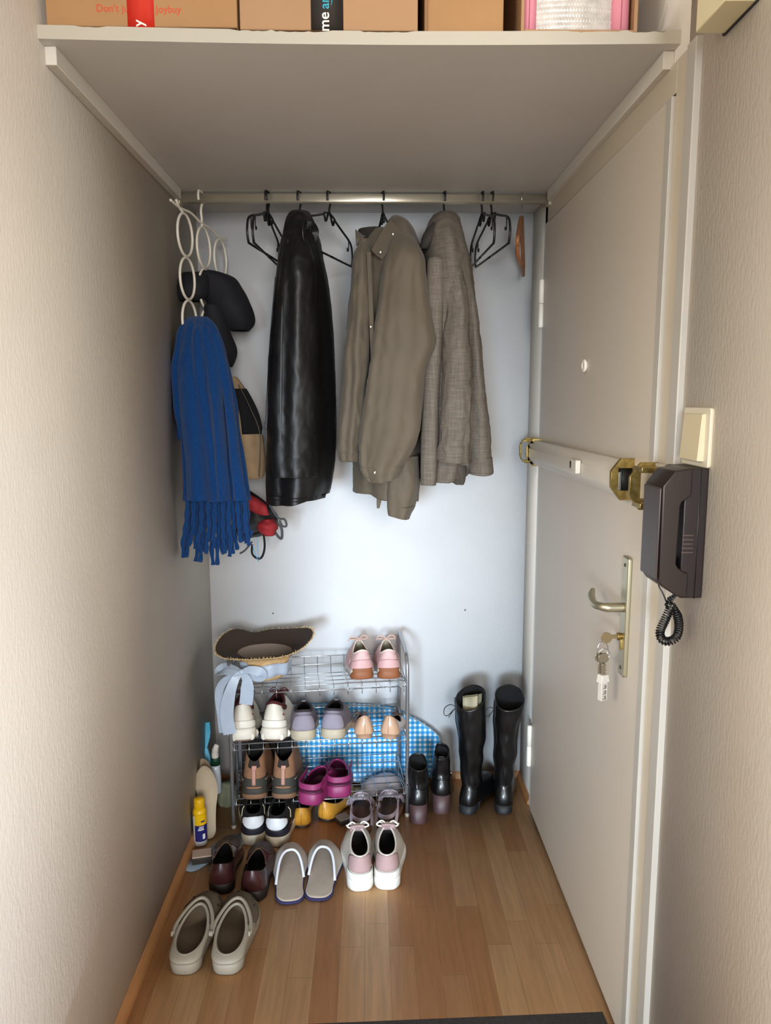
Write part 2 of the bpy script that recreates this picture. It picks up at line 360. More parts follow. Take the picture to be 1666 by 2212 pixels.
for i in range(5): z = zb+.080+i*.0075; mb.box(XR-.040, XR-.020, 1.2485, 1.2515, z, z+.0028)
obj('speaker_slot', mb, mat('slot_edge', '#4a3d3a', .3), ic, True, bev=.0008)
# coiled cord
ctr = [(XR-.040, 1.27, zb+.002), (XR-.050, 1.272, zb-.012), (XR-.045, 1.272, zb-.022), (XR-.053, 1.272, zb-.045), (XR-.060, 1.275, zb-.068), (XR-.055, 1.275, zb-.083), (XR-.042, 1.275, zb-.086), (XR-.030, 1.273, zb-.076), (XR-.028, 1.272, zb-.052), (XR-.036, 1.270, zb-.026), (XR-.040, 1.268, zb-.014)]
path = spline(ctr, 60); L = [0]
for i in range(1, 60): L.append(L[-1]+(path[i]-path[i-1]).length)
pts = []; N = 900; turns = 44
for i in range(N):
    s = i/(N-1)*L[-1]; k = 0
    while k < 58 and L[k+1] < s: k += 1
    u = (s-L[k])/(L[k+1]-L[k]); c = path[k].lerp(path[k+1], u); t = (path[k+1]-path[k]).normalized()
    A = Vector((0, 1, 0)); B = t.cross(A).normalized(); r = .0068*min(1, 8*min(i/N, 1-i/N)); an = 2*pi*turns*i/N
    pts.append(c+A*r*cos(an)+B*r*sin(an))
cc = obj('coiled_cord', MB().tube(pts, .0016, 5), black, ic, True)
obj('cord_lead', MB().tube(spline([(XR-.068, 1.275, zb+.024), (XR-.066, 1.274, zb+.014), (XR-.060, 1.272, zb+.004), (XR-.052, 1.272, zb-.014)], 12), .0013, 6).tube(spline([(XR-.034, 1.272, zb+.004), (XR-.042, 1.27, zb-.008), (XR-.046, 1.27, zb-.018)], 10), .0018, 6), black, ic, True)

# ------------------------------------------------------------------ shelf above
SY, SZ, SH = 1.470, 2.104, .0235
random.seed(3)
P = []; nx = 140
jag = [0]*nx
for c_, w_, d_ in ((12, 3, .003), (46, 4, .003), (57, 6, .004), (73, 3, .0025), (78, 3, .0025), (118, 3, .003), (123, 3, .0025), (132, 4, .004)):
    for i in range(c_-w_, c_+w_):
        if 0 <= i < nx: jag[i] = max(jag[i], d_*random.uniform(.4, 1))
x0, x1 = XL-.001, XR+.001
rows = []
for i in range(nx):
    x = x0+(x1-x0)*i/(nx-1); j = jag[i]; sag = -.006*sin(pi*i/(nx-1))
    rows.append([Vector((x, SY, SZ+sag)), Vector((x, SY, SZ+SH-j+sag)), Vector((x, SY+.002+j*1.3, SZ+SH+sag)), Vector((x, YB, SZ+SH)), Vector((x, YB, SZ))])
sh = thing('wall_shelf', 'deep white shelf board spanning the niche below the boxes', 'shelf', (0, 1.9, SZ))
shb = obj('shelf_board', MB().grid(rows, True, True, True), [mat('shelf_grey', '#c6c3be', .6, var=.02, vscale=4, bump=.05, bscale=300), mat('shelf_edge', '#b6b0a1', .5), mat('chipboard', '#8a6b4e', .8)], sh, True, smooth=False)
for p in shb.data.polygons:
    n = p.normal
    if n.y < -.9: p.material_index = 1
    elif n.y < -.2 and n.z > .1: p.material_index = 2
for s, x in ((1, XL), (-1, XR)):
    bt = obj('batten', MB().box(x if s > 0 else x-.021, x+.021 if s > 0 else x, 1.497, 2.42, SZ-.033, SZ-.0005), mat('batten_white', '#cdc8bd', .5), sh, True, bev=.0012)

# ------------------------------------------------------------------ boxes on the shelf
card = mat('cardboard', '#a88055', .8, var=.03, vscale=6); card2 = mat('cardboard_pale', '#ab8662', .8, var=.03, vscale=6); card3 = mat('cardboard_inner', '#8e6c49', .85)
def xat(px, Y, py=50): return aY(px, py, Y).x
TOP = SZ+SH-.004
def textmesh(name, s, size, m, parent, origin, rot, ext=.0002, squash=1):
    cu = bpy.data.curves.new(name, 'FONT'); cu.body = s; cu.size = size; cu.extrude = ext; cu.offset = size*.012
    t = bpy.data.objects.new(name+'_t', cu); COL.objects.link(t); dg = bpy.context.evaluated_depsgraph_get()
    me = bpy.data.meshes.new_from_object(t.evaluated_get(dg)); bpy.data.objects.remove(t)
    Mx = Matrix.Translation(Vector(origin)) @ rot @ Matrix.Diagonal((squash, 1, 1, 1)); me.transform(Mx)
    off = Vector((0, 0, 0)); p = parent
    while p: off += p.location; p = p.parent
    me.transform(Matrix.Translation(-off)); me.materials.clear(); me.materials.append(m)
    o = bpy.data.objects.new(name, me); COL.objects.link(o); o.parent = parent; return o
FR = Matrix.Rotation(radians(90), 4, 'X')
red = mat('tape_red', '#d2301f', .3); redink = mat('red_ink', '#c9502f', .7)
Yb = 1.482
b1 = thing('cardboard_box', 'tan cardboard box with red tape, leftmost on the shelf', 'box', (xat(306, Yb), Yb+.15, TOP+.008), group='cardboard boxes on the shelf')
xa, xb_ = xat(100, Yb), xat(513, Yb)
z1 = TOP+.007
obj('carton', MB().box(xa, xb_, Yb, Yb+.30, z1, z1+.24), card, b1, True, bev=.002)
xt = xat(276, Yb); xt2 = xat(334, Yb)
tp = obj('tape', MB().box(xt, xt2, Yb-.0007, Yb, z1-.002, z1+.24), red, b1, True)
zt_ = lambda py: aY(300, py, Yb).z
textmesh('tape_print', 'y', .026, mat('ink_white', '#f2ece4', .6), tp, (xat(309, Yb), Yb-.0012, zt_(58)), FR @ Matrix.Rotation(radians(90), 4, 'Z'))
textmesh('printed_text', "Don't ju", .0178, redink, b1, (xat(209, Yb), Yb-.0001, zt_(26)), FR, squash=1.0)
textmesh('printed_text', "Joybuy", .0175, redink, b1, (xat(338, Yb), Yb-.0001, zt_(27)), FR, squash=.98)
textmesh('printed_text', "joybuy", .115, mat('red_orange_ink', '#d8492b', .7), b1, (xat(196, Yb), Yb-.0001, zt_(-46)), FR, squash=.80)
Yb2 = 1.476
b2 = thing('cardboard_box', 'pale brown cardboard box with black and blue printed tape', 'box', (xat(710, Yb2), Yb2+.15, TOP), group='cardboard boxes on the shelf')
obj('carton', MB().box(xat(518, Yb2), xat(903, Yb2), Yb2, Yb2+.3, TOP+.001, TOP+.25), card2, b2, True, bev=.002)
tp = obj('tape', MB().box(xat(672, Yb2), xat(742, Yb2), Yb2-.0007, Yb2, TOP+.001, TOP+.25), mat('tape_black', '#2b2725', .35), b2, True)
zq = lambda py: aY(700, py, Yb2).z
textmesh('tape_print', 'me', .0265, mat('ink_white', '#f2ece4', .6), tp, (xat(711, Yb2), Yb2-.0012, zq(69)), FR @ Matrix.Rotation(radians(90), 4, 'Z'))
inkblue = mat('ink_blue', '#2fa0b8', .6)
textmesh('tape_print', 'amazon', .024, inkblue, tp, (xat(711, Yb2), Yb2-.0012, zq(20)), FR @ Matrix.Rotation(radians(90), 4, 'Z'))
obj('tape_arrow', MB().tube([(xat(716, Yb2)+.003*sin(pi*i/12)+.0, Yb2-.001, zq(12)+.05*i/12) for i in range(13)], [.0006+.0009*sin(pi*i/12) for i in range(13)], 6), inkblue, tp, True)
Yb3 = 1.484
b3 = thing('cardboard_box', 'narrow plain cardboard box between the taped box and bubble wrap box', 'box', (xat(1005, Yb3), Yb3+.15, TOP), group='cardboard boxes on the shelf')
obj('carton', MB().box(xat(922, Yb3), xat(1088, Yb3), Yb3, Yb3+.3, TOP+.001, TOP+.24), card, b3, True, bev=.002)
obj('flap', MB().box(xat(917, Yb3), xat(924, Yb3), Yb3-.004, Yb3+.29, TOP+.001, TOP+.23), card3, b3, True, bev=.001)
Yb4 = 1.478
b4 = thing('open_carton', 'open cardboard box holding bubble wrap and pink rolls, rightmost on shelf', 'box', (xat(1250, Yb4), Yb4+.15, TOP))
obj('carton', MB().box(xat(1126, Yb4), xat(1133, Yb4), Yb4, Yb4+.3, TOP+.001, TOP+.24).box(xat(1370, Yb4), xat(1378, Yb4), Yb4, Yb4+.3, TOP+.001, TOP+.24).box(xat(1133, Yb4), xat(1370, Yb4), Yb4-.002, Yb4+.3, TOP+.001, TOP+.006).box(xat(1133, Yb4), xat(1370, Yb4), Yb4+.29, Yb4+.3, TOP+.006, TOP+.24), card2, b4, True, bev=.001)
bw = thing('bubble_wrap', 'clear bubble wrap bundle inside the open cardboard box', 'bubble wrap', (xat(1240, Yb4), Yb4+.06, TOP+.007))
xw0, xw1 = xat(1158, Yb4), xat(1330, Yb4)
P = [[Vector((xw0+(xw1-xw0)*i/90, Yb4+.02-.014*sin(pi*i/90)**.5+.0035*abs(sin(i*.9+(j % 2)*1.5)*sin(j*.9)), TOP+.008+.16*j/60)) for i in range(91)] for j in range(61)]
obj('bubble_sheet', MB().grid(P), mat('bubble_clear', '#cfc9c2', .12, spec=.8, coat=.5, var=.12, vscale=60), bw, True, solid=.002)
for px in (1147, 1345):
    r_ = .0135 if px < 1200 else .017
    x = xat(px, Yb4); P2 = [(x+r_*cos(2*pi*k/20), z1) for k in range(20)]
    tg = thing('foam_roll', 'pink foam roll standing at '+('left' if px < 1200 else 'right')+' end inside the open box', 'foam roll', (x, Yb4+.02, TOP+.007), group=None)
    obj('roll', MB().lathe([(r_*.7, 0), (r_, .0015), (r_, .18), (r_*.7, .181)], (x, Yb4+.02, TOP+.008), 22), mat('pink_foam', '#d98a9a', .7), tg, True)
    obj('roll_seam', MB().tube([(x-.002, Yb4+.02-r_-.0003, TOP+.010), (x-.001, Yb4+.02-r_-.0003, TOP+.18)], .0008, 6), mat('pink_dark', '#a8606e', .8), tg, True)
# ------------------------------------------------------------------ clothes rail
RY = 2.446; RZ = aY(790, 429.5, RY).z
railm = mat('rail_nickel', '#d4ccb8', .30, .75, bump=.04, bscale=200)
rl = thing('clothes_rail', 'nickel oval clothes rail fixed below the shelf between the walls', 'clothes rail', (0, RY, RZ))
obj('rail_tube', MB().grid([[Vector((x, RY+.0085*cos(a), RZ+.0155*math.copysign(abs(sin(a))**.55, sin(a)))) for a in [2*pi*k/28 for k in range(28)]] for x in (XL+.004, XR-.004)], True, True, True), railm, rl, True)
for s, x in ((1, XL), (-1, XR)):
    mb = MB().prism([(RY-.017, RZ-.020), (RY+.017, RZ-.020), (RY+.017, RZ+.016), (RY-.017, RZ+.016)], fx, x, x+s*.014)
    arc = [Vector((x+s*(.004+.018*(1-cos(t))), RY-.004, RZ+.012+.030*sin(t))) for t in [pi/2*k/8 for k in range(9)]]
    mb.tube(arc, [.007, .0068, .0065, .006, .0055, .005, .0045, .004, .003], 8)
    obj('rail_bracket', mb, railm, rl, True, bev=.002)

hangm = mat('hanger_black', '#0d0d0e', .38)
ZT = RZ+.0155
HOOK = [(-.014, -.024), (-.0155, -.008), (-.011, .004), (0, .0075), (.011, .003), (.0135, -.010), (.009, -.030), (.002, -.045), (0, -.058)]
def hanger_parts(root, phi, m=hangm, sc=1.0):
    c, s = cos(phi), sin(phi)
    L0 = lambda u, z, w=0: Vector((u*c-w*s, u*s+w*c, z)); L = lambda u, z, w=0: L0(u*(sc if abs(u) > .016 else 1), z, w)
    obj('hook', MB().tube(spline([L(*p) for p in HOOK], 34), .0032, 8), m, root)
    mb = MB()
    for q in (1, -1):
        arm = [(0, -.056), (.012*q, -.066), (.022*q, -.082), (.032*q, -.088), (.040*q, -.076), (.05*q, -.073), (.11*q, -.090), (.165*q, -.105), (.195*q, -.120), (.206*q, -.145), (.207*q, -.165), (.198*q, -.184), (.18*q, -.188), (0, -.188)]
        mb.tube(spline([L(*p) for p in arm], 60), .0036, 8)
        mb.tube([L(0, -.058), L(.04*q, -.066), L(.055*q, -.074)], .003, 6)
    obj('hanger_frame', mb, m, root)
    if sc < 1: return
    for q in (1, -1): obj('strap_hook', MB().tube(spline([L(.170*q, -.108), L(.171*q, -.125), L(.168*q, -.140), L(.160*q, -.143), L(.156*q, -.134)], 14), .0022, 6), m, root)
def hx(px): return aY(px, 425, RY).x
for px, ph_, lab in ((575.5, 86, 'empty black plastic hanger, left one of the crossed pair beside leather coat'), (579, 80, 'empty black plastic hanger, right one of the crossed pair beside leather coat'),
                     (711, 71, 'empty black plastic hanger between the leather coat and olive jacket'), (1042, 92, 'empty black plastic hanger just right of the grey checked jacket'),
                     (1063, 96, 'empty black plastic hanger nearest the wooden hanger')):
    h = thing('clothes_hanger', lab, 'clothes hanger', (hx(px), RY, ZT), 0, 'empty black hangers'); hanger_parts(h, radians(ph_))
for px, ph_, lab in ((647, 72, 'black plastic hanger holding the black leather coat'), (827, 103, 'black plastic hanger holding the olive jacket'), (960, 96, 'black plastic hanger holding the grey woven jacket')):
    h = thing('clothes_hanger', lab, 'clothes hanger', (hx(px), RY, ZT), 0, 'hangers holding coats'); hanger_parts(h, radians(ph_), sc=.42)
# wooden hanger
woodm = mat('hanger_wood', '#8f5c38', .42, var=.12, vscale=12, vstretch=(1, 1, 5))
wh = thing('wooden_hanger', 'brown wooden hanger with metal hook, rightmost on the rail', 'clothes hanger', (hx(1128), RY, ZT))
ph_ = radians(76); c_, s_ = cos(ph_), sin(ph_); LW = lambda u, z, w=0: Vector((u*c_-w*s_, u*s_+w*c_, z))
obj('metal_hook', MB().tube(spline([LW(*p) for p in HOOK]+[LW(0, -.072)], 34), .0016, 8), steel, wh)
mb = MB(); n = 24; P = []
for i in range(n+1):
    u = -.21+.42*i/n; a = abs(u)/.21; zt2 = -.066-.085*a**1.2-.02*a; hgt = .040-.012*a; w = .0065-.001*a
    P.append([LW(u, zt2, -w), LW(u, zt2+.002, 0), LW(u, zt2, w), LW(u, zt2-hgt, w), LW(u, zt2-hgt, -w)])
obj('hanger_arms', mb.grid(P, True, True, True), woodm, wh)
obj('trouser_bar', MB().tube([LW(-.20, -.172), LW(-.196, -.215), LW(.196, -.215), LW(.20, -.172)], .0062, 10), woodm, wh)

# ------------------------------------------------------------------ ring organiser
wpl = mat('organiser_white', '#d8d0c0', .4)
og = thing('ring_hanger', 'white plastic hanger of linked oval rings, leftmost on the rail', 'scarf hanger', (hx(433), RY, ZT))
ph_ = radians(77); c_, s_ = cos(ph_), sin(ph_); LO = lambda u, z, w=0: Vector((u*c_-w*s_, u*s_+w*c_, z))
obj('hook', MB().tube(spline([LO(*p) for p in HOOK]+[LO(.003, -.075), LO(.002, -.10)], 40), .0042, 8), wpl, og)
obj('top_bar', MB().tube(spline([LO(-.20, -.070), LO(-.14, -.078), LO(-.07, -.076), LO(0, -.090), LO(.07, -.092), LO(.14, -.105), LO(.19, -.100)], 40), .0040, 8).tube(spline([LO(-.165, -.060), LO(-.145, -.078), LO(-.12, -.088)], 10), .004, 8), wpl, og)
zr = [aY(413, 507, 2.33).z-ZT, aY(421, 600, 2.33).z-ZT, aY(432, 690, 2.34).z-ZT]
dz_ = zr[0]-zr[1]
for col in range(3):
    for row in range(3):
        u0 = (-.115+.125*col)+row*.012; z0 = zr[0]-row*dz_-.012*col
        hgt = dz_*.49
        obj('ring', MB().tube([LO(u0+.052*cos(t), z0+hgt*sin(t), .002*cos(t)+row*.004) for t in [2*pi*k/40 for k in range(40)]], .0042, 8, True), wpl, og)

# ------------------------------------------------------------------ cloth lofts
def loft_px(rows, fold=(), pw=1.0, dx=0, tw=0):
    """rows: (pixel row, left px, right px, depth Y, half depth) -> surface S(a, t); a = 0 faces the viewer's side, t from top to hem"""
    R = []
    for py, l, r, Y, ry in rows:
        A = aY(l, py, Y); B = aY(r, py, Y); R.append(((A.x+B.x)/2, Y, (A.z+B.z)/2, (B.x-A.x)/2, ry))
    def S(a, t):
        x, y, z, rx, ry = cat_rom(R, t)
        g = 0
        for k, amp, ph, pwt in fold: g += amp*(t**pwt)*sin(k*a+ph+tw*t)
        sa, ca = sin(a), cos(a)
        sx = math.copysign(abs(sa)**pw, sa); cx_ = math.copysign(abs(ca)**pw, ca)
        rr = 1+g
        return Vector((x+rx*sx*(1+g*.25), y-ry*cx_*rr, z))
    S.R = R
    return S
from mathutils import noise as _ns
def cloth(name, S, m, parent, n=64, mm=50, t0=0, t1=1, hem=None, cap=False, solid=.003, wr=None, label=None, a0=0, a1=2*pi, per=True, crz=0):
    if crz: n = int(n*1.7); mm = int(mm*2.2)
    P = []
    na = n if per else n+1
    for j in range(mm+1):
        t = t0+(t1-t0)*j/mm; row = []
        for i in range(na):
            a = a0+(a1-a0)*i/n; p = S(a, t).copy()
            if hem: p.z += hem(a)*((j/mm)**6)
            if wr: p += wr(a, t, p)
            if crz:
                q1 = Vector((p.x*26+p.z*9, p.y*20, p.z*15-p.x*12)); q2 = Vector((p.x*60-p.z*26, p.y*40+3, p.z*30+p.x*16))
                rdg = (1-abs(_ns.noise(q1))*2.6)*.65+(1-abs(_ns.noise(q2))*2.6)*.35
                d = Vector((sin(a), -cos(a), 0)); p += d*(crz*max(-.3, rdg))
            row.append(p)
        P.append(row)
    o = obj(name, MB().grid(P, per, cap, False), m, parent, True, solid=solid)
    if label: o['label'] = label
    return o
from mathutils import noise as _ns
def wrk(amp, sc=(30, 30, 12), seed=0):
    def f(a, t, p):
        q = Vector((p.x*sc[0], p.y*sc[1], p.z*sc[2]))+Vector((seed, seed*2, 0))
        return Vector((_ns.noise(q), _ns.noise(q+Vector((9, 3, 5))), 0))*amp
    return f
def strap(pts, w, th, m, name, parent, n=24, nrm=None, label=None):
    """flat band along a path; nrm = band normal"""
    P = spline([Vector(p) for p in pts], n); rows = []
    for i, p in enumerate(P):
        t = (P[min(i+1, n-1)]-P[max(i-1, 0)]).normalized(); nn = Vector(nrm) if nrm else Vector((0, -1, 0))
        nn = (nn-t*nn.dot(t)).normalized(); sd = t.cross(nn)
        ww = w(i/(n-1)) if callable(w) else w
        rows.append([p+sd*ww+nn*th, p-sd*ww+nn*th, p-sd*ww-nn*th, p+sd*ww-nn*th])
    o = obj(name, MB().grid(rows, True, True, True), m, parent, True, bev=min(th*.6, .001))
    if label: o['label'] = label
    return o

# --- black leather coat
leather = mat('black_leather', '#0c0b0c', .50, bump=.5, bscale=60, bstretch=(1, 1, .6), spec=.45)
co = thing('leather_coat', 'long black leather coat hanging left of the olive jacket', 'coat', (aY(650, 1087, 2.40).x, 2.42, 1.13))
S = loft_px([(488, 628, 672, 2.44, .05), (520, 612, 690, 2.43, .13), (560, 604, 698, 2.43, .165), (620, 597, 708, 2.43, .17), (700, 590, 716, 2.43, .165), (800, 583, 721, 2.43, .16), (900, 579, 723, 2.43, .16), (980, 578, 723, 2.43, .155), (1040, 578, 718, 2.43, .155), (1070, 578, 712, 2.43, .155)], [(5, .07, .6, .7), (9, .04, 2, .8), (3, .05, 1, 1)])
cloth('coat_body', S, leather, co, hem=lambda a: -.020*max(0, sin(-a+.6))+.012*max(0, sin(a)), wr=wrk(.005, (14, 14, 5)), cap=True, crz=.002)
S2 = loft_px([(520, 618, 668, 2.31, .05), (570, 607, 678, 2.285, .06), (650, 600, 682, 2.27, .055), (760, 594, 684, 2.26, .05), (880, 590, 684, 2.255, .048), (980, 590, 683, 2.25, .046), (1030, 592, 682, 2.25, .045)], [(4, .12, .3, .3), (7, .06, 1.2, .6)])
cloth('sleeve', S2, leather, co, n=48, wr=wrk(.006, (18, 18, 9), 4), cap=True, crz=.0025)
S2b = loft_px([(560, 640, 690, 2.60, .05), (700, 640, 716, 2.62, .05), (900, 650, 720, 2.62, .045), (1035, 655, 716, 2.62, .04)], [(4, .1, .3, .3)])
cloth('sleeve', S2b, leather, co, n=32, wr=wrk(.008, (16, 16, 9), 5))
S3 = loft_px([(459, 634, 662, 2.45, .028), (464, 626, 672, 2.44, .055), (476, 620, 678, 2.43, .075), (500, 615, 683, 2.42, .085), (528, 610, 676, 2.40, .10)], [(6, .06, 0, 1)])
cloth('collar', S3, leather, co, n=40, mm=20, wr=wrk(.006, (25, 25, 25)), cap=True)
strap([aY(664, 500, 2.33), aY(672, 485, 2.32), aY(682, 500, 2.34), aY(676, 520, 2.34)], .010, .003, leather, 'collar_tab', co)
strap([S2(-.75, .02)+Vector((0, -.002, 0)), S2(-.7, .4)+Vector((0, -.002, 0)), S2(-.7, .98)+Vector((0, -.002, 0))], .003, .0015, leather, 'sleeve_seam', co, 30)
obj('hem_band', patch(S, -1.1, 1.1, .955, .998, .0025, 40, 3), leather, co, True, solid=.002)
strap([S(-1.5, .30)+Vector((-.002, 0, 0)), S(-1.52, .5)+Vector((-.002, 0, 0)), S(-1.5, .70)+Vector((-.004, 0, 0))], .004, .002, leather, 'coat_front_edge', co)
strap([aY(578, 905, 2.44), aY(570, 935, 2.44), aY(580, 940, 2.44)], .006, .002, leather, 'belt_loop', co)

# --- olive jacket
olive = mat('olive_cotton', '#5f5444', .75, var=.04, vscale=9, bump=.15, bscale=500, sheen=.1)
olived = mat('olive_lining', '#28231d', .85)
oj = thing('olive_jacket', 'olive brown jacket with snap collar hanging on the middle hanger', 'jacket', (aY(830, 1110, 2.44).x, 2.44, 1.07))
S = loft_px([(505, 792, 868, 2.46, .08), (545, 779, 900, 2.46, .15), (600, 768, 912, 2.46, .17), (700, 763, 918, 2.46, .165), (850, 766, 915, 2.46, .15), (960, 768, 908, 2.46, .14), (1060, 766, 900, 2.46, .13)], [(5, .10, 1.6, .5), (8, .06, 2, .9)])
cloth('jacket_body', S, olive, oj, hem=lambda a: -.035*max(0, sin(a-.2))-.015*max(0, cos(a*3)), wr=wrk(.008, (18, 18, 6), 2), cap=True, crz=.003)
Sp = loft_px([(985, 842, 903, 2.33, .05), (1030, 838, 902, 2.33, .055), (1085, 838, 896, 2.33, .05), (1116, 839, 884, 2.33, .045)], [(4, .15, 0, .5)])
cloth('front_panel', Sp, olive, oj, n=40, mm=20, hem=lambda a: -.008*sin(a), wr=wrk(.006, (22, 22, 12), 3), crz=.003)
obj('hem_seam', MB().tube([Sp(-1.3+2.6*i/20, .72)+Vector((0, -.002, 0)) for i in range(21)], .0012, 5), mat('olive_thread', '#4b4234', .8), oj, True)
strap([aY(822, 1040, 2.34), aY(820, 1070, 2.34), aY(817, 1098, 2.34)], lambda t: .016*(1-.75*t), .003, olive, 'hem_flap', oj)
S2 = loft_px([(508, 852, 884, 2.34, .035), (525, 842, 900, 2.31, .055), (560, 834, 916, 2.285, .07), (620, 824, 922, 2.27, .066), (700, 812, 936, 2.25, .062), (745, 807, 941, 2.245, .060), (800, 800, 922, 2.24, .055), (880, 789, 913, 2.235, .052), (940, 781, 905, 2.225, .055), (980, 778, 888, 2.225, .05), (1010, 780, 866, 2.225, .045), (1032, 792, 855, 2.225, .04)], [(3, .10, .5, .3), (6, .09, 2.1, .8), (11, .04, 1, .6)], pw=.82)
cloth('sleeve', S2, olive, oj, n=56, hem=lambda a: -.012*cos(a+.4), wr=wrk(.007, (11, 11, 8), 8), cap=True, crz=.0028)
obj('cuff', patch(S2, -1.5, 1.5, .90, .985, .003, 36, 6), olive, oj, True, solid=.002)
sn = mat('snap_metal', '#9b9282', .25, .95)
def snap(p, parent, r=.0048, nrm=(0, -1, 0)):
    q = Vector(nrm).normalized().to_track_quat('Z', 'Y').to_matrix().to_4x4(); mb = MB().lathe([(r*.8, -.002), (r, .0005), (r*.75, .0022), (r*.35, .0012)], (0, 0, 0), 16)
    mb.v = [q @ v + Vector(p) for v in mb.v]; return obj('snap_button', mb, sn, parent, True)
snap(S2(-.25, .935)+Vector((0, -.008, 0)), oj)
S3 = loft_px([(520, 774, 797, 2.36, .03), (570, 764, 800, 2.33, .045), (650, 757, 802, 2.31, .05), (750, 748, 797, 2.30, .048), (850, 741, 791, 2.30, .045), (920, 735, 786, 2.30, .042), (965, 732, 780, 2.30, .038), (996, 737, 776, 2.30, .034)], [(3, .10, .2, .3), (7, .08, 1, .6)])
cloth('sleeve', S3, olive, oj, n=44, wr=wrk(.007, (20, 20, 10), 12), cap=True, crz=.004)
obj('cuff', patch(S3, -1.5, 1.5, .90, .99, .003, 30, 5), olive, oj, True, solid=.002)
# front placket and opening
strap([aY(797, 545, 2.27), aY(800, 620, 2.262), aY(803, 700, 2.258), aY(806, 780, 2.255), aY(806, 850, 2.26)], .0065, .003, olive, 'placket', oj, nrm=(-.5, -1, 0))
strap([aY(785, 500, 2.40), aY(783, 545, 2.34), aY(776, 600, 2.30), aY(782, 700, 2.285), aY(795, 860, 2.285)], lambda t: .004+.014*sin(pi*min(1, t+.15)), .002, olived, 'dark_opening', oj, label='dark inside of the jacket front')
snap(aY(801, 706, 2.250), oj, .0038)
# collar
colS = loft_px([(497, 775, 842, 2.44, .045), (512, 776, 848, 2.44, .055), (545, 782, 858, 2.42, .075), (565, 790, 862, 2.40, .09)], [(5, .06, 1, .5)])
cloth('collar_stand', colS, olived, oj, n=40, mm=12, hem=None, label='dark lined collar stand')
obj('collar_point', MB().add([aY(768, 496, 2.37), aY(783, 508, 2.37), aY(790, 510, 2.39), aY(786, 535, 2.36), aY(770, 530, 2.36)], [(0, 1, 2, 3, 4)]), olive, oj, True, solid=.004)
cb = [(844, 474, 2.36), (866, 498, 2.31), (850, 520, 2.29), (836, 545, 2.275), (825, 560, 2.27), (812, 550, 2.275), (802, 540, 2.285), (820, 508, 2.31), (833, 485, 2.345)]
obj('collar_flap', MB().add([aY(a, b, y) for a, b, y in cb]+[aY(a, b, y)+Vector((.002, .007, 0)) for a, b, y in cb], [tuple(range(9)), tuple(range(17, 8, -1))]+[(k, k+9, (k+1) % 9+9, (k+1) % 9) for k in range(9)]), olive, oj, True, bev=.0015)
snap(aY(849, 506, 2.300), oj, .0042); snap(aY(822, 545, 2.268), oj, .0042)
shS = loft_px([(474, 842, 866, 2.44, .05), (486, 838, 884, 2.44, .09), (510, 836, 897, 2.44, .12), (550, 838, 909, 2.44, .15), (590, 850, 914, 2.44, .16)], [(6, .05, 0, .5)])
cloth('collar_back', shS, olive, oj, n=44, mm=18, wr=wrk(.006, (20, 20, 20), 5), cap=True)

# --- grey woven jacket
gm = bpy.data.materials.new('grey_tweed'); gm.use_nodes = True; nt = gm.node_tree; b = nt.nodes['Principled BSDF']; b.inputs['Roughness'].default_value = .9; b.inputs['Specular IOR Level'].default_value = .2
tc = nt.nodes.new('ShaderNodeTexCoord')
outs = []
for st in ((420, 420, 10), (22, 22, 420)):
    mp = nt.nodes.new('ShaderNodeMapping'); mp.inputs['Scale'].default_value = st; nt.links.new(tc.outputs['Object'], mp.inputs[0])
    n = nt.nodes.new('ShaderNodeTexNoise'); n.inputs['Scale'].default_value = 1; n.inputs['Detail'].default_value = 3; nt.links.new(mp.outputs[0], n.inputs['Vector']); outs.append(n)
ad = nt.nodes.new('ShaderNodeMath'); ad.operation = 'ADD'; nt.links.new(outs[0].outputs[0], ad.inputs[0]); nt.links.new(outs[1].outputs[0], ad.inputs[1])
rp = nt.nodes.new('ShaderNodeValToRGB'); nt.links.new(ad.outputs[0], rp.inputs[0])
mr = nt.nodes.new('ShaderNodeMath'); mr.operation = 'MULTIPLY'; mr.inputs[1].default_value = .5; nt.links.new(ad.outputs[0], mr.inputs[0]); nt.links.new(mr.outputs[0], rp.inputs[0])
rp.color_ramp.elements[0].position = .30; rp.color_ramp.elements[0].color = srgb('#5a5148'); rp.color_ramp.elements[1].position = .74; rp.color_ramp.elements[1].color = srgb('#847a6e')
nt.links.new(rp.outputs[0], b.inputs['Base Color'])
bp = nt.nodes.new('ShaderNodeBump'); bp.inputs['Strength'].default_value = .3; bp.inputs['Distance'].default_value = .001; nt.links.new(mr.outputs[0], bp.inputs['Height']); nt.links.new(bp.outputs[0], b.inputs['Normal'])
tweed = gm; tweedd = mat('tweed_dark', '#39332d', .9)
gj = thing('woven_jacket', 'grey brown coarse woven jacket hanging right of the olive jacket', 'jacket', (aY(980, 1040, 2.44).x, 2.44, 1.19))
S = loft_px([(462, 948, 974, 2.45, .03), (470, 935, 986, 2.44, .07), (492, 923, 994, 2.42, .11), (530, 917, 1001, 2.41, .15), (600, 914, 1016, 2.41, .17), (700, 914, 1028, 2.41, .165), (800, 913, 1034, 2.41, .16), (900, 911, 1036, 2.41, .15), (980, 909, 1030, 2.41, .14), (1030, 909, 1008, 2.41, .13)], [(4, .07, 2.2, .5), (9, .04, 1, .9)])
cloth('jacket_body', S, tweed, gj, hem=lambda a: .018*max(0, sin(a))-.006, wr=wrk(.005, (16, 16, 5), 21), cap=True, crz=.004)
cs = loft_px([(480, 936, 960, 2.36, .03), (505, 916, 950, 2.34, .04), (528, 909, 935, 2.33, .035), (540, 908, 922, 2.33, .02)], [])
cloth('lapel', cs, tweedd, gj, n=30, mm=12, cap=True, label='dark underside of the collar lapel')
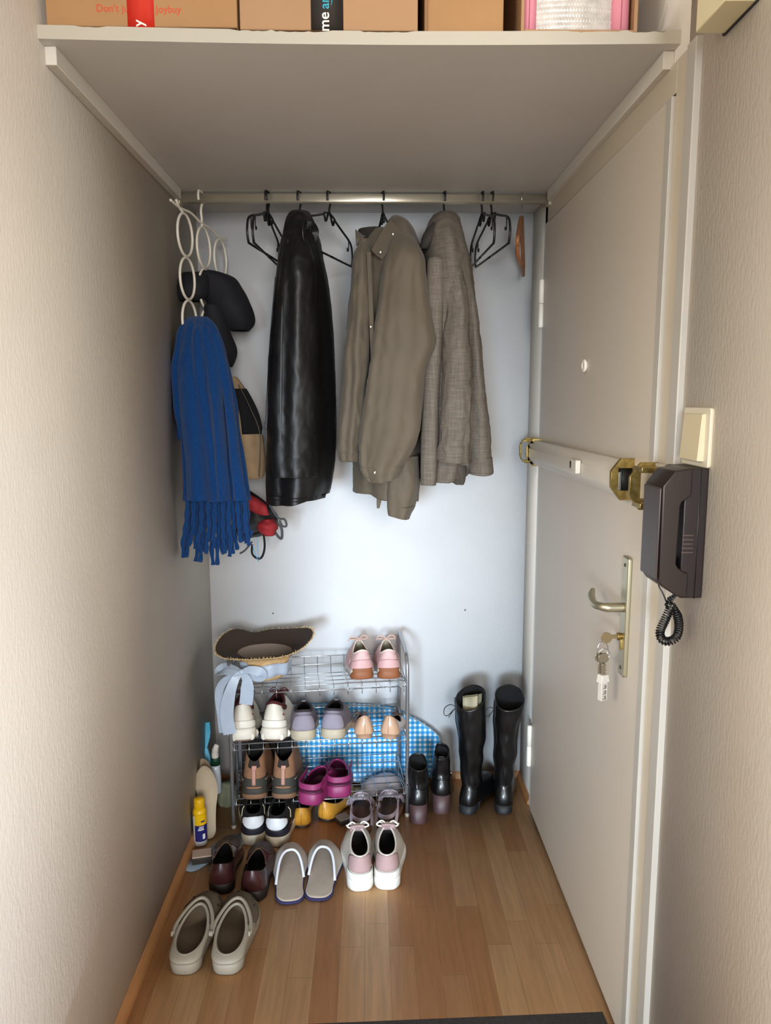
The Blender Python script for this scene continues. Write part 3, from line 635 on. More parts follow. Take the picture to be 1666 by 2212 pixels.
S2 = loft_px([(555, 975, 992, 2.30, .03), (620, 968, 1004, 2.27, .05), (720, 962, 1014, 2.255, .055), (820, 957, 1018, 2.25, .055), (900, 953, 1016, 2.25, .05), (960, 950, 1013, 2.25, .048), (1000, 949, 1010, 2.25, .045)], [(4, .07, 1, .4), (8, .04, 0, .8)])
cloth('sleeve', S2, tweed, gj, n=44, hem=lambda a: .010*cos(a+1.1), wr=wrk(.006, (18, 18, 9), 31), cap=True, crz=.004)
obj('cuff', patch(S2, -1.5, 1.5, .84, .99, .0028, 30, 6), tweed, gj, True, solid=.002)
S3 = loft_px([(545, 988, 1003, 2.36, .03), (620, 996, 1021, 2.34, .05), (720, 1004, 1034, 2.33, .055), (820, 1010, 1045, 2.33, .055), (900, 1014, 1053, 2.33, .05), (970, 1015, 1059, 2.33, .045), (1022, 1016, 1064, 2.33, .042)], [(4, .06, 1, .4)])
cloth('sleeve', S3, tweed, gj, n=40, hem=lambda a: -.006*cos(a), wr=wrk(.004, (18, 18, 9), 41), cap=True, crz=.003)
obj('cuff', patch(S3, -1.5, 1.5, .88, .99, .0028, 30, 6), tweed, gj, True, solid=.002)
liner = loft_px([(960, 955, 1005, 2.33, .04), (1000, 955, 1010, 2.33, .04), (1030, 968, 1008, 2.33, .03), (1046, 985, 998, 2.33, .02)], [(4, .2, 0, .5)])
cloth('hem_lining', liner, mat('lining_grey', '#4d463d', .7), gj, n=30, mm=16, wr=wrk(.01, (30, 30, 20), 3), label='dark grey lining hanging below the hem')
pnl = loft_px([(560, 925, 960, 2.275, .03), (700, 918, 958, 2.27, .035), (850, 914, 950, 2.27, .035), (950, 911, 948, 2.27, .034), (1010, 909, 946, 2.27, .032), (1047, 909, 943, 2.27, .03)], [(3, .1, 0, .5)])
cloth('front_panel', pnl, tweed, gj, n=36, wr=wrk(.004, (18, 18, 6), 51), cap=True)
obj('seam', MB().tube([S2(.9, t)+Vector((.001, -.002, 0)) for t in [k/30 for k in range(30)]], .0012, 5).tube([S2(-1.2, t)+Vector((0, -.002, 0)) for t in [k/30 for k in range(30)]], .0012, 5), tweedd, gj, True)

# --- blue scarf
blue = mat('blue_wool', '#11396b', .95, var=.10, vscale=160, bump=1.0, bscale=420, sheen=.12, spec=.05)
sc = thing('blue_scarf', 'long blue wool scarf with fringe hanging from the white ring hanger', 'scarf', (aY(460, 1200, 2.28).x, 2.30, .93))
S = loft_px([(686, 412, 446, 2.335, .012), (697, 400, 458, 2.33, .028), (730, 386, 474, 2.32, .045), (800, 376, 492, 2.31, .05), (880, 382, 506, 2.30, .048), (950, 397, 515, 2.29, .042), (1010, 401, 523, 2.285, .038), (1080, 403, 533, 2.28, .034)], [(5, .34, 1.0, .25), (9, .20, .6, .4), (3, .12, 2, .5)])
cloth('scarf_panel', S, blue, sc, n=90, mm=70, wr=wrk(.004, (40, 40, 10), 6), solid=.006, cap=True)
# deeper fold valleys: two overlapping drapes over the main panel
for rows_, sd in (([(700, 404, 430, 2.30, .015), (780, 386, 436, 2.275, .022), (880, 388, 440, 2.25, .032), (980, 400, 447, 2.24, .032), (1080, 404, 452, 2.235, .03)], 1),
                  ([(704, 428, 450, 2.298, .014), (780, 440, 474, 2.27, .020), (880, 454, 482, 2.245, .030), (980, 463, 490, 2.24, .030), (1080, 468, 498, 2.235, .028)], 2),
                  ([(720, 452, 470, 2.30, .012), (800, 470, 494, 2.28, .018), (900, 487, 510, 2.255, .028), (1000, 497, 522, 2.25, .028), (1080, 506, 534, 2.245, .026)], 3)):
    cloth('scarf_fold', loft_px(rows_, [(3, .15, sd, .3)]), blue, sc, n=36, mm=50, wr=wrk(.003, (40, 40, 10), sd), cap=True, solid=0)
fl = loft_px([(760, 376, 398, 2.36, .02), (830, 362, 402, 2.36, .028), (885, 353, 404, 2.36, .03), (930, 360, 405, 2.36, .026), (948, 364, 404, 2.36, .02)], [(4, .1, 0, .4)])
cloth('scarf_back_flap', fl, blue, sc, n=36, mm=30, wr=wrk(.003, (40, 40, 10), 9), cap=True, solid=.004)
random.seed(11)
for k in range(26):
    px = 405+128*k/25+random.uniform(-2, 2); L_ = random.choice((1165, 1175, 1185, 1190, 1200, 1215))+random.uniform(-6, 6)
    if k in (11, 13): L_ = 1220
    if k > 20: L_ = 1160+random.uniform(-10, 30)
    out = (px-470)*.12; Y_ = 2.262+.018*(k % 3)-.01
    pts = [aY(px, 1068, Y_), aY(px+random.uniform(-2, 2)+out*.2, 1105, Y_), aY(px+out*.5+random.uniform(-3, 3), 1140, Y_+random.uniform(-.004, .004)), aY(px+out*.9+random.uniform(-4, 4), (1140+L_)/2, Y_), aY(px+out*1.3+random.uniform(-4, 4), L_, Y_)]
    obj('fringe_strand', MB().tube(spline(pts, 26), [.0072+.0014*sin(i*1.1+k)-.001*(i/25) for i in range(26)], 8), blue, sc, True)

# --- caps and bags behind the scarf
navy = mat('navy_cap', '#0e0d14', .85, bump=.2, bscale=300)
cp = thing('navy_cap', 'dark navy cap with long brim hanging behind the white rings', 'cap', aY(470, 640, 2.50))
S = loft_px([(588, 432, 468, 2.52, .04), (598, 428, 500, 2.52, .065), (620, 432, 522, 2.52, .075), (650, 445, 538, 2.52, .08), (680, 460, 549, 2.52, .075), (700, 478, 548, 2.52, .06), (714, 500, 536, 2.52, .035)], [(3, .05, 0, .3)])
cloth('crown', S, navy, cp, n=44, mm=34, cap=True, wr=wrk(.006, (20, 20, 20), 2))
S = loft_px([(590, 395, 445, 2.46, .02), (600, 385, 450, 2.45, .035), (620, 379, 450, 2.44, .045), (640, 380, 446, 2.44, .045), (650, 390, 432, 2.44, .03)], [])
cloth('brim', S, navy, cp, n=36, mm=16, cap=True)
cp2 = thing('navy_cap', 'small dark cap peeking out below the navy cap behind scarf', 'cap', aY(480, 760, 2.48))
S = loft_px([(660, 440, 480, 2.46, .03), (700, 440, 492, 2.48, .05), (740, 450, 506, 2.50, .055), (765, 460, 511, 2.50, .05), (792, 480, 500, 2.50, .03)], [])
cloth('crown', S, navy, cp2, n=36, mm=26, cap=True, wr=wrk(.005, (20, 20, 20), 7))
beige = mat('beige_canvas', '#9b8263', .85, var=.08, vscale=25, bump=.3, bscale=200)
bb = thing('beige_bag', 'beige and black cloth bag hanging behind the blue scarf', 'cloth bag', aY(530, 1030, 2.52))
S = loft_px([(815, 480, 510, 2.52, .02), (850, 478, 535, 2.52, .04), (900, 478, 558, 2.52, .05), (960, 480, 568, 2.52, .055), (1000, 480, 572, 2.52, .05), (1026, 482, 568, 2.52, .045)], [(5, .14, 0, .6)])
cloth('bag_body', S, beige, bb, n=44, mm=36, hem=lambda a: -.012*max(0, sin(a*2)), wr=wrk(.006, (20, 20, 8), 3), cap=True)
obj('black_panel', patch(S, .18, 1.5, .16, .52, .004, 16, 14), mat('black_knit', '#08080a', .95), bb, True, solid=.003)
strap([aY(515, 830, 2.47), aY(540, 880, 2.46), aY(562, 940, 2.46), aY(560, 1030, 2.465)], .0015, .001, mat('strap_edge', '#4b3d2c', .8), 'seam_binding', bb)
redc = mat('red_cloth', '#8e1b22', .8, var=.1, vscale=30, bump=.3, bscale=150)
blk = mat('black_nylon', '#0d0c0f', .55, bump=.4, bscale=60)
rb = thing('red_black_bag', 'crumpled red and black bag with straps hanging low behind the scarf fringe', 'bag', aY(560, 1150, 2.50))
S = loft_px([(1055, 500, 530, 2.50, .02), (1075, 500, 560, 2.50, .04), (1100, 500, 588, 2.50, .05), (1125, 500, 600, 2.50, .05), (1145, 505, 590, 2.50, .045), (1158, 515, 560, 2.50, .03)], [(5, .15, 0, .4)])
cloth('bag_body', S, blk, rb, n=44, mm=26, cap=True, wr=wrk(.012, (30, 30, 30), 3))
S = loft_px([(1068, 520, 540, 2.455, .015), (1082, 524, 562, 2.45, .02), (1100, 540, 580, 2.45, .02), (1112, 562, 584, 2.45, .01)], [])
cloth('red_panel', S, redc, rb, n=24, mm=16, cap=True, wr=wrk(.008, (40, 40, 40), 5))
S = loft_px([(1122, 572, 588, 2.455, .015), (1132, 558, 598, 2.45, .025), (1145, 560, 598, 2.45, .025), (1156, 572, 592, 2.45, .015)], [])
cloth('red_pocket', S, redc, rb, n=24, mm=16, cap=True, wr=wrk(.008, (50, 50, 50), 5))
strap([aY(582, 1090, 2.46), aY(600, 1118, 2.46), aY(615, 1122, 2.46), aY(619, 1136, 2.46), aY(610, 1136, 2.46), aY(604, 1124, 2.46)], .0035, .0012, blk, 'strap', rb)
strap([aY(596, 1128, 2.46), aY(608, 1140, 2.46), aY(609, 1162, 2.46), aY(602, 1160, 2.46), aY(592, 1146, 2.46)], .0045, .0012, blk, 'strap', rb)
wb_ = thing('white_bag', 'grey and white printed bag edge at left wall behind the fringe', 'bag', aY(400, 1160, 2.50))
S = loft_px([(1100, 396, 425, 2.46, .02), (1125, 391, 430, 2.46, .035), (1145, 388, 435, 2.46, .035), (1164, 390, 440, 2.46, .02)], [(4, .1, 0, .5)])
cloth('bag_body', S, mat('bag_greywhite', '#a9a9a2', .7, col2='#1c1d1e', vscale=26), wb_, n=30, mm=16, cap=True, wr=wrk(.008, (30, 30, 30), 3))
lp = thing('black_loop_strap', 'black looped strap dangling below the red and black bag', 'strap', aY(560, 1205, 2.48))
strap([aY(568, 1140, 2.47), aY(572, 1180, 2.47), aY(566, 1203, 2.47), aY(556, 1206, 2.47), aY(545, 1196, 2.47), aY(545, 1176, 2.47)], .0042, .001, blk, 'loop', lp, nrm=(-.6, -1, 0))
strap([aY(545, 1170, 2.465), aY(530, 1188, 2.465), aY(518, 1196, 2.465)], .003, .001, blk, 'strap_end', lp)
obj('blue_cord', MB().tube(spline([aY(546, 1178, 2.46), aY(551, 1195, 2.46), aY(559, 1213, 2.46)], 12), .0014, 6).tube(spline([aY(556, 1160, 2.462), aY(557, 1190, 2.462), aY(560, 1205, 2.462)], 12), .001, 6), mat('cord_blue', '#4a9cc8', .6), lp, True)
# ------------------------------------------------------------------ shoe rack
E0 = Vector((-.475, 2.385, 0)); E1 = Vector((.126, 2.446, 0)); EU = (E1-E0).normalized(); EN = Vector((-EU.y, EU.x, 0)); RWD = (E1-E0).length; RDP = .205
RA = math.atan2(EU.y, EU.x)
def RK(u, v, z): return E0+EU*u+EN*v+Vector((0, 0, z))
zinc = mat('zinc_tube', '#a9adb2', .3, .85, bump=.05, bscale=300); wirem = mat('chrome_wire', '#c2c6ca', .25, .9)
rk = thing('shoe_rack', 'silver wire shoe rack with three grid shelves against back wall', 'shoe rack', E0+EU*RWD/2)
for u in (0, RWD):
    top = .60
    loop = [RK(u, 0, .004), RK(u, 0, .2), RK(u, 0, .4), RK(u, .002, .53), RK(u, .018, .572), RK(u, .05, .592), RK(u, RDP-.03, .612), RK(u, RDP-.006, .603), RK(u, RDP, .57), RK(u, RDP, .4), RK(u, RDP, .2), RK(u, RDP, .004)]
    obj('side_frame', MB().tube(spline(loop, 70), .0068, 10), zinc, rk, True)
    for v in (0, RDP): obj('foot_cap', MB().lathe([(.0075, 0), (.008, .002), (.0078, .012)], RK(u, v, 0), 12), mat('cap_white', '#c9c9c4', .5), rk, True)
SHZ = (.502, .303, .105)
for zs in SHZ:
    mb = MB()
    for v, dz in ((.004, 0), (-.004, -.018), (.07, -.012), (.14, -.024), (RDP-.006, -.033), (RDP-.002, .000), (RDP+.002, .030)):
        mb.tube([RK(.006, v, zs+dz), RK(RWD-.006, v, zs+dz)], .0019 if v > .01 else .0023, 6)
    for i in range(13):
        u = .012+(RWD-.024)*i/12
        mb.tube([RK(u, -.0055, zs-.036), RK(u, -.0045, zs-.018), RK(u, .002, zs+.001), RK(u, .02, zs-.002), RK(u, RDP-.02, zs-.030), RK(u, RDP-.006, zs-.031), RK(u, RDP+.001, zs+.030)], .0014, 5)
    for u in (.006, RWD-.006): mb.tube([RK(u, -.004, zs-.018), RK(u, .004, zs), RK(u, RDP-.006, zs-.033), RK(u, RDP+.002, zs+.030), RK(u, RDP*.5, zs+.015), RK(u, .004, zs)], .0019, 6)
    obj('wire_shelf', mb, wirem, rk, True)

# ------------------------------------------------------------------ shoes
def outline(L, wb, wh, side, N=48, point=0, waist=.80, skew=.14):
    """closed sole outline, starts at the heel back, runs to +x first; side=+1 big toe towards -x"""
    w1, w2 = wb*(1-point*.35), wb*(.50-point*.28)
    half = lambda s, ex: [(s*wh*.62, .018), (s*wh*.98, .10), (s*wh*.98, .22), (s*(waist*wb*.5+wh*.5)*ex, .42), (s*wb*ex, .66), (s*w1*.90, .82), (s*w2*1.15, .94)]
    rt = half(1, 1.04); lf = half(-1, .97)
    pts = [(0, 0)]+rt+[(0, 1.0)]+lf[::-1]
    out = []
    for x, y in cspline(pts, N):
        sk = -side*skew*wb*max(0, (y-.45)/.55)**1.6+side*.04*wb*sin(pi*min(1, y/.9))
        out.append((x+sk, y*L))
    return out
class Shoe:
    def __init__(s, L=.27, wb=.048, wh=.034, side=1, sh=.028, st=.022, y0=.03, y1=.52, wo=.030, zb=.07, zf=.09, dip=.012, toe=.55, point=0, bulge=.004, skew=.14, waist=.8, lift=0):
        s.__dict__.update(locals()); s.N = 48
        s.O = outline(L, wb, wh, side, s.N, point, waist, skew)
        s.Oc = s.O+[s.O[0]]
    def out(s, a):
        x = (a/(2*pi) % 1)*s.N; i = int(x) % s.N; u = x-int(x); p, q = s.O[i], s.O[(i+1) % s.N]
        return p[0]*(1-u)+q[0]*u, p[1]*(1-u)+q[1]*u
    def solez(s, y): u = min(1, max(0, y/s.L)); return s.sh+(s.st-s.sh)*min(1, u/.6)
    def opn(s, a):
        yc = (s.y0+s.y1)/2*s.L; ry = (s.y1-s.y0)/2*s.L; t = (1-cos(a))/2
        x = s.wo*sin(a)*(1-.25*t); y = yc-ry*cos(a)
        x += -s.side*s.skew*.35*s.wb*t
        return x, y, s.zb*(1-t)+s.zf*t-s.dip*sin(a)**2
    def S(s, a, u):
        ox, oy = s.out(a); px, py, pz = s.opn(a); t = (1-cos(a))/2; z0 = s.solez(oy)-.002
        ell_z = sin(pi*u/2); ell_x = 1-cos(pi*u/2)
        up_ = max(u, 0.0); fz = (1-t)*u+t*(s.toe*ell_z+(1-s.toe)*u); fx_ = (1-t)*up_**1.25+t*(s.toe*ell_x+(1-s.toe)*up_**1.15)
        b = s.bulge*sin(pi*u)*(1-.4*t); l = math.hypot(ox, oy-s.L*.45)+1e-6
        inx = .985
        x = ox*inx*(1-fx_)+px*fx_+ox/l*b; y = (oy*(1-fx_)+py*fx_)+(oy-s.L*.45)/l*b+(.002 if oy < s.L*.3 else -.002)*(1-u)
        return Vector((x, y, z0+(pz-z0)*fz))
    def collar(s, off=0, n=48, dz=0): return [s.S(2*pi*k/n, 1)+Vector((0, 0, dz)) for k in range(n)]
def sole(sh, name, m, root, z0=0, grow=1.03, top=None, z1f=None, label=None, n=48, steps=((.93, 0), (.99, .12), (1.0, .5), (.995, .9), (.95, 1.0)), flare=0):
    P = []
    cy = sh.L*.48
    for g, f in steps:
        row = []
        for k in range(n):
            a = 2*pi*k/n; x, y = sh.out(a); zt_ = (z1f(y) if z1f else sh.solez(y)); gg = g*(grow+flare*(1-f))
            row.append(Vector((x*gg, cy+(y-cy)*(1+(gg-1)*.45), z0+(zt_-z0)*f)))
        P.append(row)
    o = obj(name, MB().grid(P, True, True, True), m, root, smooth=True)
    if label: o['label'] = label
    return o
def upper(sh, name, m, root, n=64, k=14, wr=0, solid=0, u1=1, label=None):
    P = [[sh.S(2*pi*i/n, u1*j/k)+(Vector((_ns.noise(sh.S(2*pi*i/n, u1*j/k)*45+Vector((7, 2, 9))), 0, _ns.noise(sh.S(2*pi*i/n, u1*j/k)*45)))*wr if wr else Vector((0, 0, 0))) for i in range(n)] for j in range(k+1)]
    o = obj(name, MB().grid(P, True), m, root, solid=solid, soff=-1)
    if label: o['label'] = label
    return o
def lining(sh, m, root, name='lining', n=48, inset=.93, floor=.004, label=None):
    P = []
    col = sh.collar(); cx = sum((p for p in col), Vector())/len(col)
    for j, f in enumerate((0, .25, .5, .75, 1)):
        row = []
        for k in range(n):
            a = 2*pi*k/n; p = col[k]; ox, oy = sh.out(a); yb = min(oy, sh.L*.86)*.94+.006
            q = Vector((ox*.84, yb, sh.solez(yb)+floor)); r = Vector((cx.x+(p.x-cx.x)*inset, cx.y+(p.y-cx.y)*inset, p.z-.001))
            g = f**.8; z = r.z+(q.z-r.z)*f; w = r.lerp(q, g*.9 if f < 1 else 1); w.z = z; row.append(w)
        P.append(row)
    o = obj(name, MB().grid(P, True, False, True), m, root)
    if label: o['label'] = label
    return o
def collar_roll(sh, r, m, root, name='collar', a0=0, a1=2*pi, inset=.97, dz=0, n=56, label=None):
    full = abs(a1-a0-2*pi) < 1e-6
    pts = []
    for k in range(n if full else n+1):
        a = a0+(a1-a0)*k/n; p = sh.S(a, 1); pts.append(Vector((p.x*inset, p.y, p.z+dz)))
    o = obj(name, MB().tube(pts, r, 8, full), m, root)
    if label: o['label'] = label
    return o
def spatch(sh, name, m, root, a0, a1, u0, u1, off=.0015, solid=.0015, rnd=0, label=None, na=16, nt=8):
    f = lambda a, t: sh.S(a, t)
    c = Vector((0, sh.L*.45, sh.sh*.5))
    o = obj(name, patch(f, a0, a1, u0, u1, off, na, nt, rnd, lambda p: Vector((0, min(max(p.y, sh.L*.25), sh.L*.7), .0))), m, root, solid=solid)
    if label: o['label'] = label
    return o
def laces(sh, m, root, rows=5, r=.0022, u=(.62, .98), sp=.55, bow=True, label=None):
    mb = MB(); lst = []
    for k in range(rows):
        uu = u[0]+(u[1]-u[0])*k/(rows-1)
        A = sh.S(pi-sp*(.6+.4*k/rows), uu)+Vector((0, 0, .002)); B = sh.S(pi+sp*(.6+.4*k/rows), uu)+Vector((0, 0, .002)); Mx_ = (A+B)/2+Vector((0, 0, .005))
        mb.tube(spline([A, Mx_, B], 9), r, 6); lst.append((A, B))
    o = obj('laces', mb, m, root)
    if bow:
        A, B = lst[-1]; c = (A+B)/2+Vector((0, -.002, .009))
        mb = MB()
        for s in (-1, 1):
            mb.tube(spline([c, c+Vector((s*.018, .006, .012)), c+Vector((s*.034, .0, .002)), c+Vector((s*.02, -.006, .0)), c], 16), r*.9, 6)
            mb.tube(spline([c, c+Vector((s*.022, .012, .002)), c+Vector((s*.036, .022, -.008))], 10), r*.9, 6)
        obj('lace_bow', mb, m, o)
    return o
def place(px, py, z, px2=None, L=.27, rz=0):
    """heel back point on plane z under pixel"""
    p = aZ(px, py, z); return p, rz
def shoe_root(name, label, cat, px, py, z, deg, group=None):
    p = aZ(px, py, z); r = thing(name, label, cat, p, radians(deg), group)
    if z > .05: r.rotation_euler.x = -radians(9)
    return r

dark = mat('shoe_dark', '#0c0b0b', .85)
# 1 pale pink sneakers on the top shelf
pink = mat('pink_mesh', '#d6aeab', .7, var=.05, vscale=40, bump=.3, bscale=600); pinkd = mat('pink_leather', '#c79c9a', .55)
gum = mat('gum_sole', '#8a5230', .6); offw = mat('off_white_rubber', '#dcd3c4', .55); shine = mat('cream_lining', '#b9ad98', .45)
for px, py, dg, sd, nm in ((785, 1468, 8, -1, 'left'), (841, 1467, 2, 1, 'right')):
    s = Shoe(L=.25, wb=.046, wh=.039, side=sd, sh=.032, st=.024, y0=.03, y1=.50, wo=.031, zb=.100, zf=.118, dip=.026)
    r = shoe_root('sneaker', 'pale pink sneaker with gum sole on top rack shelf, %s one of its pair' % nm, 'sneaker', px, py, SHZ[0]+.006, dg, 'pink sneakers on the top shelf')
    sole(s, 'midsole', offw, r, .004); sole(s, 'outsole', gum, r, 0, 1.035, z1f=lambda y, s=s: .009+.026*max(0, 1-y/.035)**.6+(.022*max(0, (y-.20)/.05)))
    upper(s, 'upper', pink, r, wr=.0015); lining(s, shine, r); collar_roll(s, .0025, mat('pink_trim', '#e6d5cb', .6), r)
    spatch(s, 'heel_counter', pinkd, r, -.95, .95, .05, .55, rnd=.25, label='darker pink heel panel')
    spatch(s, 'heel_wedge', gum, r, -.55, .55, -.25, .12, .004, label='brown rubber heel wedge')
    spatch(s, 'side_overlay', pinkd, r, 1.3, 2.3, .05, .75, rnd=.4); spatch(s, 'side_overlay', pinkd, r, -2.3, -1.3, .05, .75, rnd=.4)
    laces(s, mat('pink_lace', '#cfae9f', .7), r)
# 2 white sneakers with maroon collar
wht = mat('white_leather', '#d9d3c5', .5, var=.03, vscale=30); whr = mat('white_rubber', '#e0dacd', .5, var=.04, vscale=20); maroon = mat('maroon_suede', '#4a0f15', .8, var=.15, vscale=60)
for px, py, dg, sd, nm in ((525, 1602, 7, -1, 'left'), (588, 1601, -4, 1, 'right')):
    s = Shoe(L=.27, wb=.053, wh=.041, side=sd, sh=.044, st=.032, y0=.035, y1=.50, wo=.032, zb=.130, zf=.136, dip=.022, bulge=.003)
    r = shoe_root('sneaker', 'chunky white sneaker with maroon collar on middle rack shelf, %s one of its pair' % nm, 'sneaker', px, py, SHZ[1]+.006, dg, 'white and maroon sneakers on the middle shelf')
    sole(s, 'midsole', whr, r, .006, 1.07, flare=.06); sole(s, 'outsole', mat('brown_tread', '#6e5544', .7), r, 0, 1.03, z1f=lambda y: .007)
    for a in (-1.1, -.45, .45, 1.1): 
        x, y = s.out(a); obj('sole_lug', MB().ball((x*1.08, y*1.0-.001, .014), (.010, .007, .013), 8), whr, r)
    upper(s, 'upper', wht, r); lining(s, mat('maroon_lining', '#3a0d12', .9), r); collar_roll(s, .0058, maroon, r, label='padded maroon collar')
    spatch(s, 'heel_panel', mat('heel_white', '#e4dfd3', .45), r, -1.0, 1.0, .04, .32, .0035, rnd=.2, label='glossy white heel strip')
    spatch(s, 'maroon_quarter', maroon, r, .85, 1.6, .72, 1.0, .002, rnd=.3); spatch(s, 'maroon_quarter', maroon, r, -1.6, -.85, .72, 1.0, .002, rnd=.3)
    spatch(s, 'small_logo', mat('logo_red', '#8c2f2f', .6), r, .72, .84, .50, .58, .002, na=4, nt=3); laces(s, maroon, r)
# 3 lavender sneakers
lav = mat('lavender_mesh', '#7f7884', .85, var=.06, vscale=60, bump=.35, bscale=700)
for px, py, dg, sd, nm in ((657, 1600, 6, -1, 'left'), (717, 1597, -5, 1, 'right')):
    s = Shoe(L=.26, wb=.052, wh=.042, side=sd, sh=.034, st=.026, y0=.03, y1=.50, wo=.033, zb=.100, zf=.102, dip=.010, bulge=.005)
    r = shoe_root('sneaker', 'grey lavender sneaker with cream sole on middle rack shelf, %s one of its pair' % nm, 'sneaker', px, py, SHZ[1]+.005, dg, 'lavender sneakers on the middle shelf')
    sole(s, 'sole', mat('cream_sole', '#c3b8a2', .6, col2='#a89c84', vscale=8), r, 0, 1.05, flare=-.02); upper(s, 'upper', lav, r, wr=.0012)
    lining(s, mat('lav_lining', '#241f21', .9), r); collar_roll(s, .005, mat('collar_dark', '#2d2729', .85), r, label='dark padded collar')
    spatch(s, 'heel_panel', mat('lav_suede', '#8a828e', .8), r, -.75, .75, .02, .80, .002, rnd=.15); laces(s, mat('lav_lace', '#a59fa6', .8), r, bow=False)
# 4 flats: beige on middle shelf, yellow below
def flat(px, py, z, dg, sd, m, root_label, L=.245, trim=None, heel=None, group=None, bow=False, hh=.014):
    s = Shoe(L=L, wb=.041, wh=.034, side=sd, sh=hh, st=.006, y0=.02, y1=.70, wo=.0300, zb=hh+.062, zf=.040, dip=.020, toe=.8, point=.55, bulge=.004, waist=.62)
    r = shoe_root('ballet_flat', root_label, 'flat shoe', px, py, z, dg, group)
    P = []
    for zz_, g in ((0, .92), (.001, .96), (hh*.9, 1.0)):
        P.append([Vector((max(-s.wh*.9, min(s.wh*.9, s.out(a)[0]))*g*.92, min(s.out(a)[1], .053)*g+.004, zz_)) for a in [2*pi*k/40 for k in range(40)]])
    obj('heel_block', MB().grid(P, True, True, True), heel, r)
    sole(s, 'sole', heel, r, .001, .97, z1f=lambda y, s=s: s.solez(y)+.0015, steps=((.9, .6), (1, .8), (.97, 1.0)))
    upper(s, 'upper', m, r); lining(s, dark, r, inset=.96); collar_roll(s, .0013, trim or m, r)
    obj('heel_seam', MB().tube([s.S(0, t)+Vector((0, -.001, 0)) for t in [.03+.95*k/12 for k in range(13)]], .0006, 5), trim or m, r)
    if bow:
        c = s.S(pi, 1)+Vector((0, .004, .003)); mb = MB()
        for q in (-1, 1): mb.tube(spline([c, c+Vector((q*.014, .004, .006)), c+Vector((q*.02, -.004, 0)), c], 12), .0016, 6).tube(spline([c, c+Vector((q*.012, -.012, .002))], 6), .0014, 6)
        obj('bow', mb, trim, r)
    return r
nude = mat('nude_patent', '#c4a084', .18, coat=.6); nudet = mat('nude_trim', '#7a5844', .5)
flat(789, 1597, SHZ[1]+.004, 6, -1, nude, 'beige patent ballet flat on middle rack shelf, left one of its pair', .24, nudet, mat('nude_heel', '#9c7a60', .6), 'beige flats on the middle shelf', True, .018)
flat(838, 1597, SHZ[1]+.004, -14, 1, nude, 'beige patent ballet flat on middle rack shelf, right one beside the frame', .24, nudet, mat('nude_heel', '#9c7a60', .6), 'beige flats on the middle shelf', True, .018)
yel = mat('yellow_leather', '#c08a30', .35, var=.12, vscale=30, coat=.2); yelt = mat('yellow_trim', '#6a4a20', .6)
flat(651, 1790, 0, 2, -1, yel, 'mustard yellow ballet flat on the floor under the rack, left one of its pair', .24, yelt, mat('dark_heel', '#33251c', .6), 'yellow flats under the rack', False, .012)
flat(697, 1775, 0, -27, 1, yel, 'mustard yellow ballet flat under the rack, right one turned outward', .24, yelt, mat('dark_heel', '#33251c', .6), 'yellow flats under the rack', False, .012)
# 5 hiking shoes on the lowest shelf
tan = mat('tan_suede', '#8c6549', .85, var=.08, vscale=40, bump=.3, bscale=300); char = mat('charcoal_rubber', '#36352f', .7, bump=.2, bscale=200)
for px, py, dg, sd, nm in ((549, 1727, 2, -1, 'left'), (612, 1726, 0, 1, 'right')):
    s = Shoe(L=.265, wb=.053, wh=.041, side=sd, sh=.038, st=.030, y0=.025, y1=.50, wo=.036, zb=.128, zf=.165, dip=-.022, bulge=.004)
    r = shoe_root('hiking_shoe', 'tan and charcoal hiking shoe with pink heel loop on lowest rack shelf, %s one' % nm, 'hiking shoe', px, py, SHZ[2]+.006, dg, 'hiking shoes on the lowest shelf')
    sole(s, 'midsole', char, r, .010, 1.06); sole(s, 'outsole', mat('tan_sole', '#7d5b42', .7), r, 0, 1.07, z1f=lambda y, s=s: .013+.006*(1 if y < .02 else 0))
    upper(s, 'upper', tan, r); lining(s, dark, r)
    spatch(s, 'heel_guard', char, r, -1.25, 1.25, 0, .36, .003, rnd=.3, label='charcoal rubber heel guard')
    spatch(s, 'heel_arch', tan, r, -.42, .42, .02, .10, .006, rnd=.5)
    spatch(s, 'collar_padding', mat('dark_knit', '#2a2321', .9), r, -.42, .42, .74, 1.0, .002, rnd=0, label='dark knit V at the heel collar')
    for q in (-1, 1): spatch(s, 'side_logo', mat('logo_pinkgrey', '#9b8478', .6), r, q*.85-.2, q*.85+.2, .24, .27, .0045, na=8, nt=2)
    strap([s.S(0, t)+Vector((0, -.006, 0)) for t in (.12, .35, .6, .75)]+[s.S(0, .80)+Vector((0, -.012, .0))], .0058, .0015, mat('pink_webbing', '#b98a7b', .7), 'heel_loop', r) if False else None
    obj('heel_loop', MB().grid([[s.S(0, t)+Vector((q*.0062, -.0055-.004*max(0, t-.6), 0)) for q in (-1, 1)] for t in [.14+.64*k/10 for k in range(11)]]), mat('pink_webbing', '#b98a7b', .7), r, solid=.002)
    obj('loop_top', MB().box(-.006, .010, s.S(0, .78).y-.010, s.S(0, .78).y-.004, s.S(0, .78).z-.004, s.S(0, .78).z+.008), mat('pink_webbing', '#b98a7b', .7), r, bev=.001)
    obj('tongue', MB().grid([[Vector((q*.026*(1-.15*t), s.L*(.44-.06*t)+abs(q)*-.012,   .11+.085*t)) for q in [-1+k/4 for k in range(9)]] for t in [k/6 for k in range(7)]]), dark, r, solid=.006)
    obj('tongue_label', MB().grid([[Vector((q*.013, s.L*(.42-.05*t)-.006, .175+.016*t)) for q in (-1, 0, 1)] for t in (0, 1)]), mat('label_grey', '#8f9192', .6), r, solid=.001)
    laces(s, mat('brown_lace', '#3a2620', .8), r)
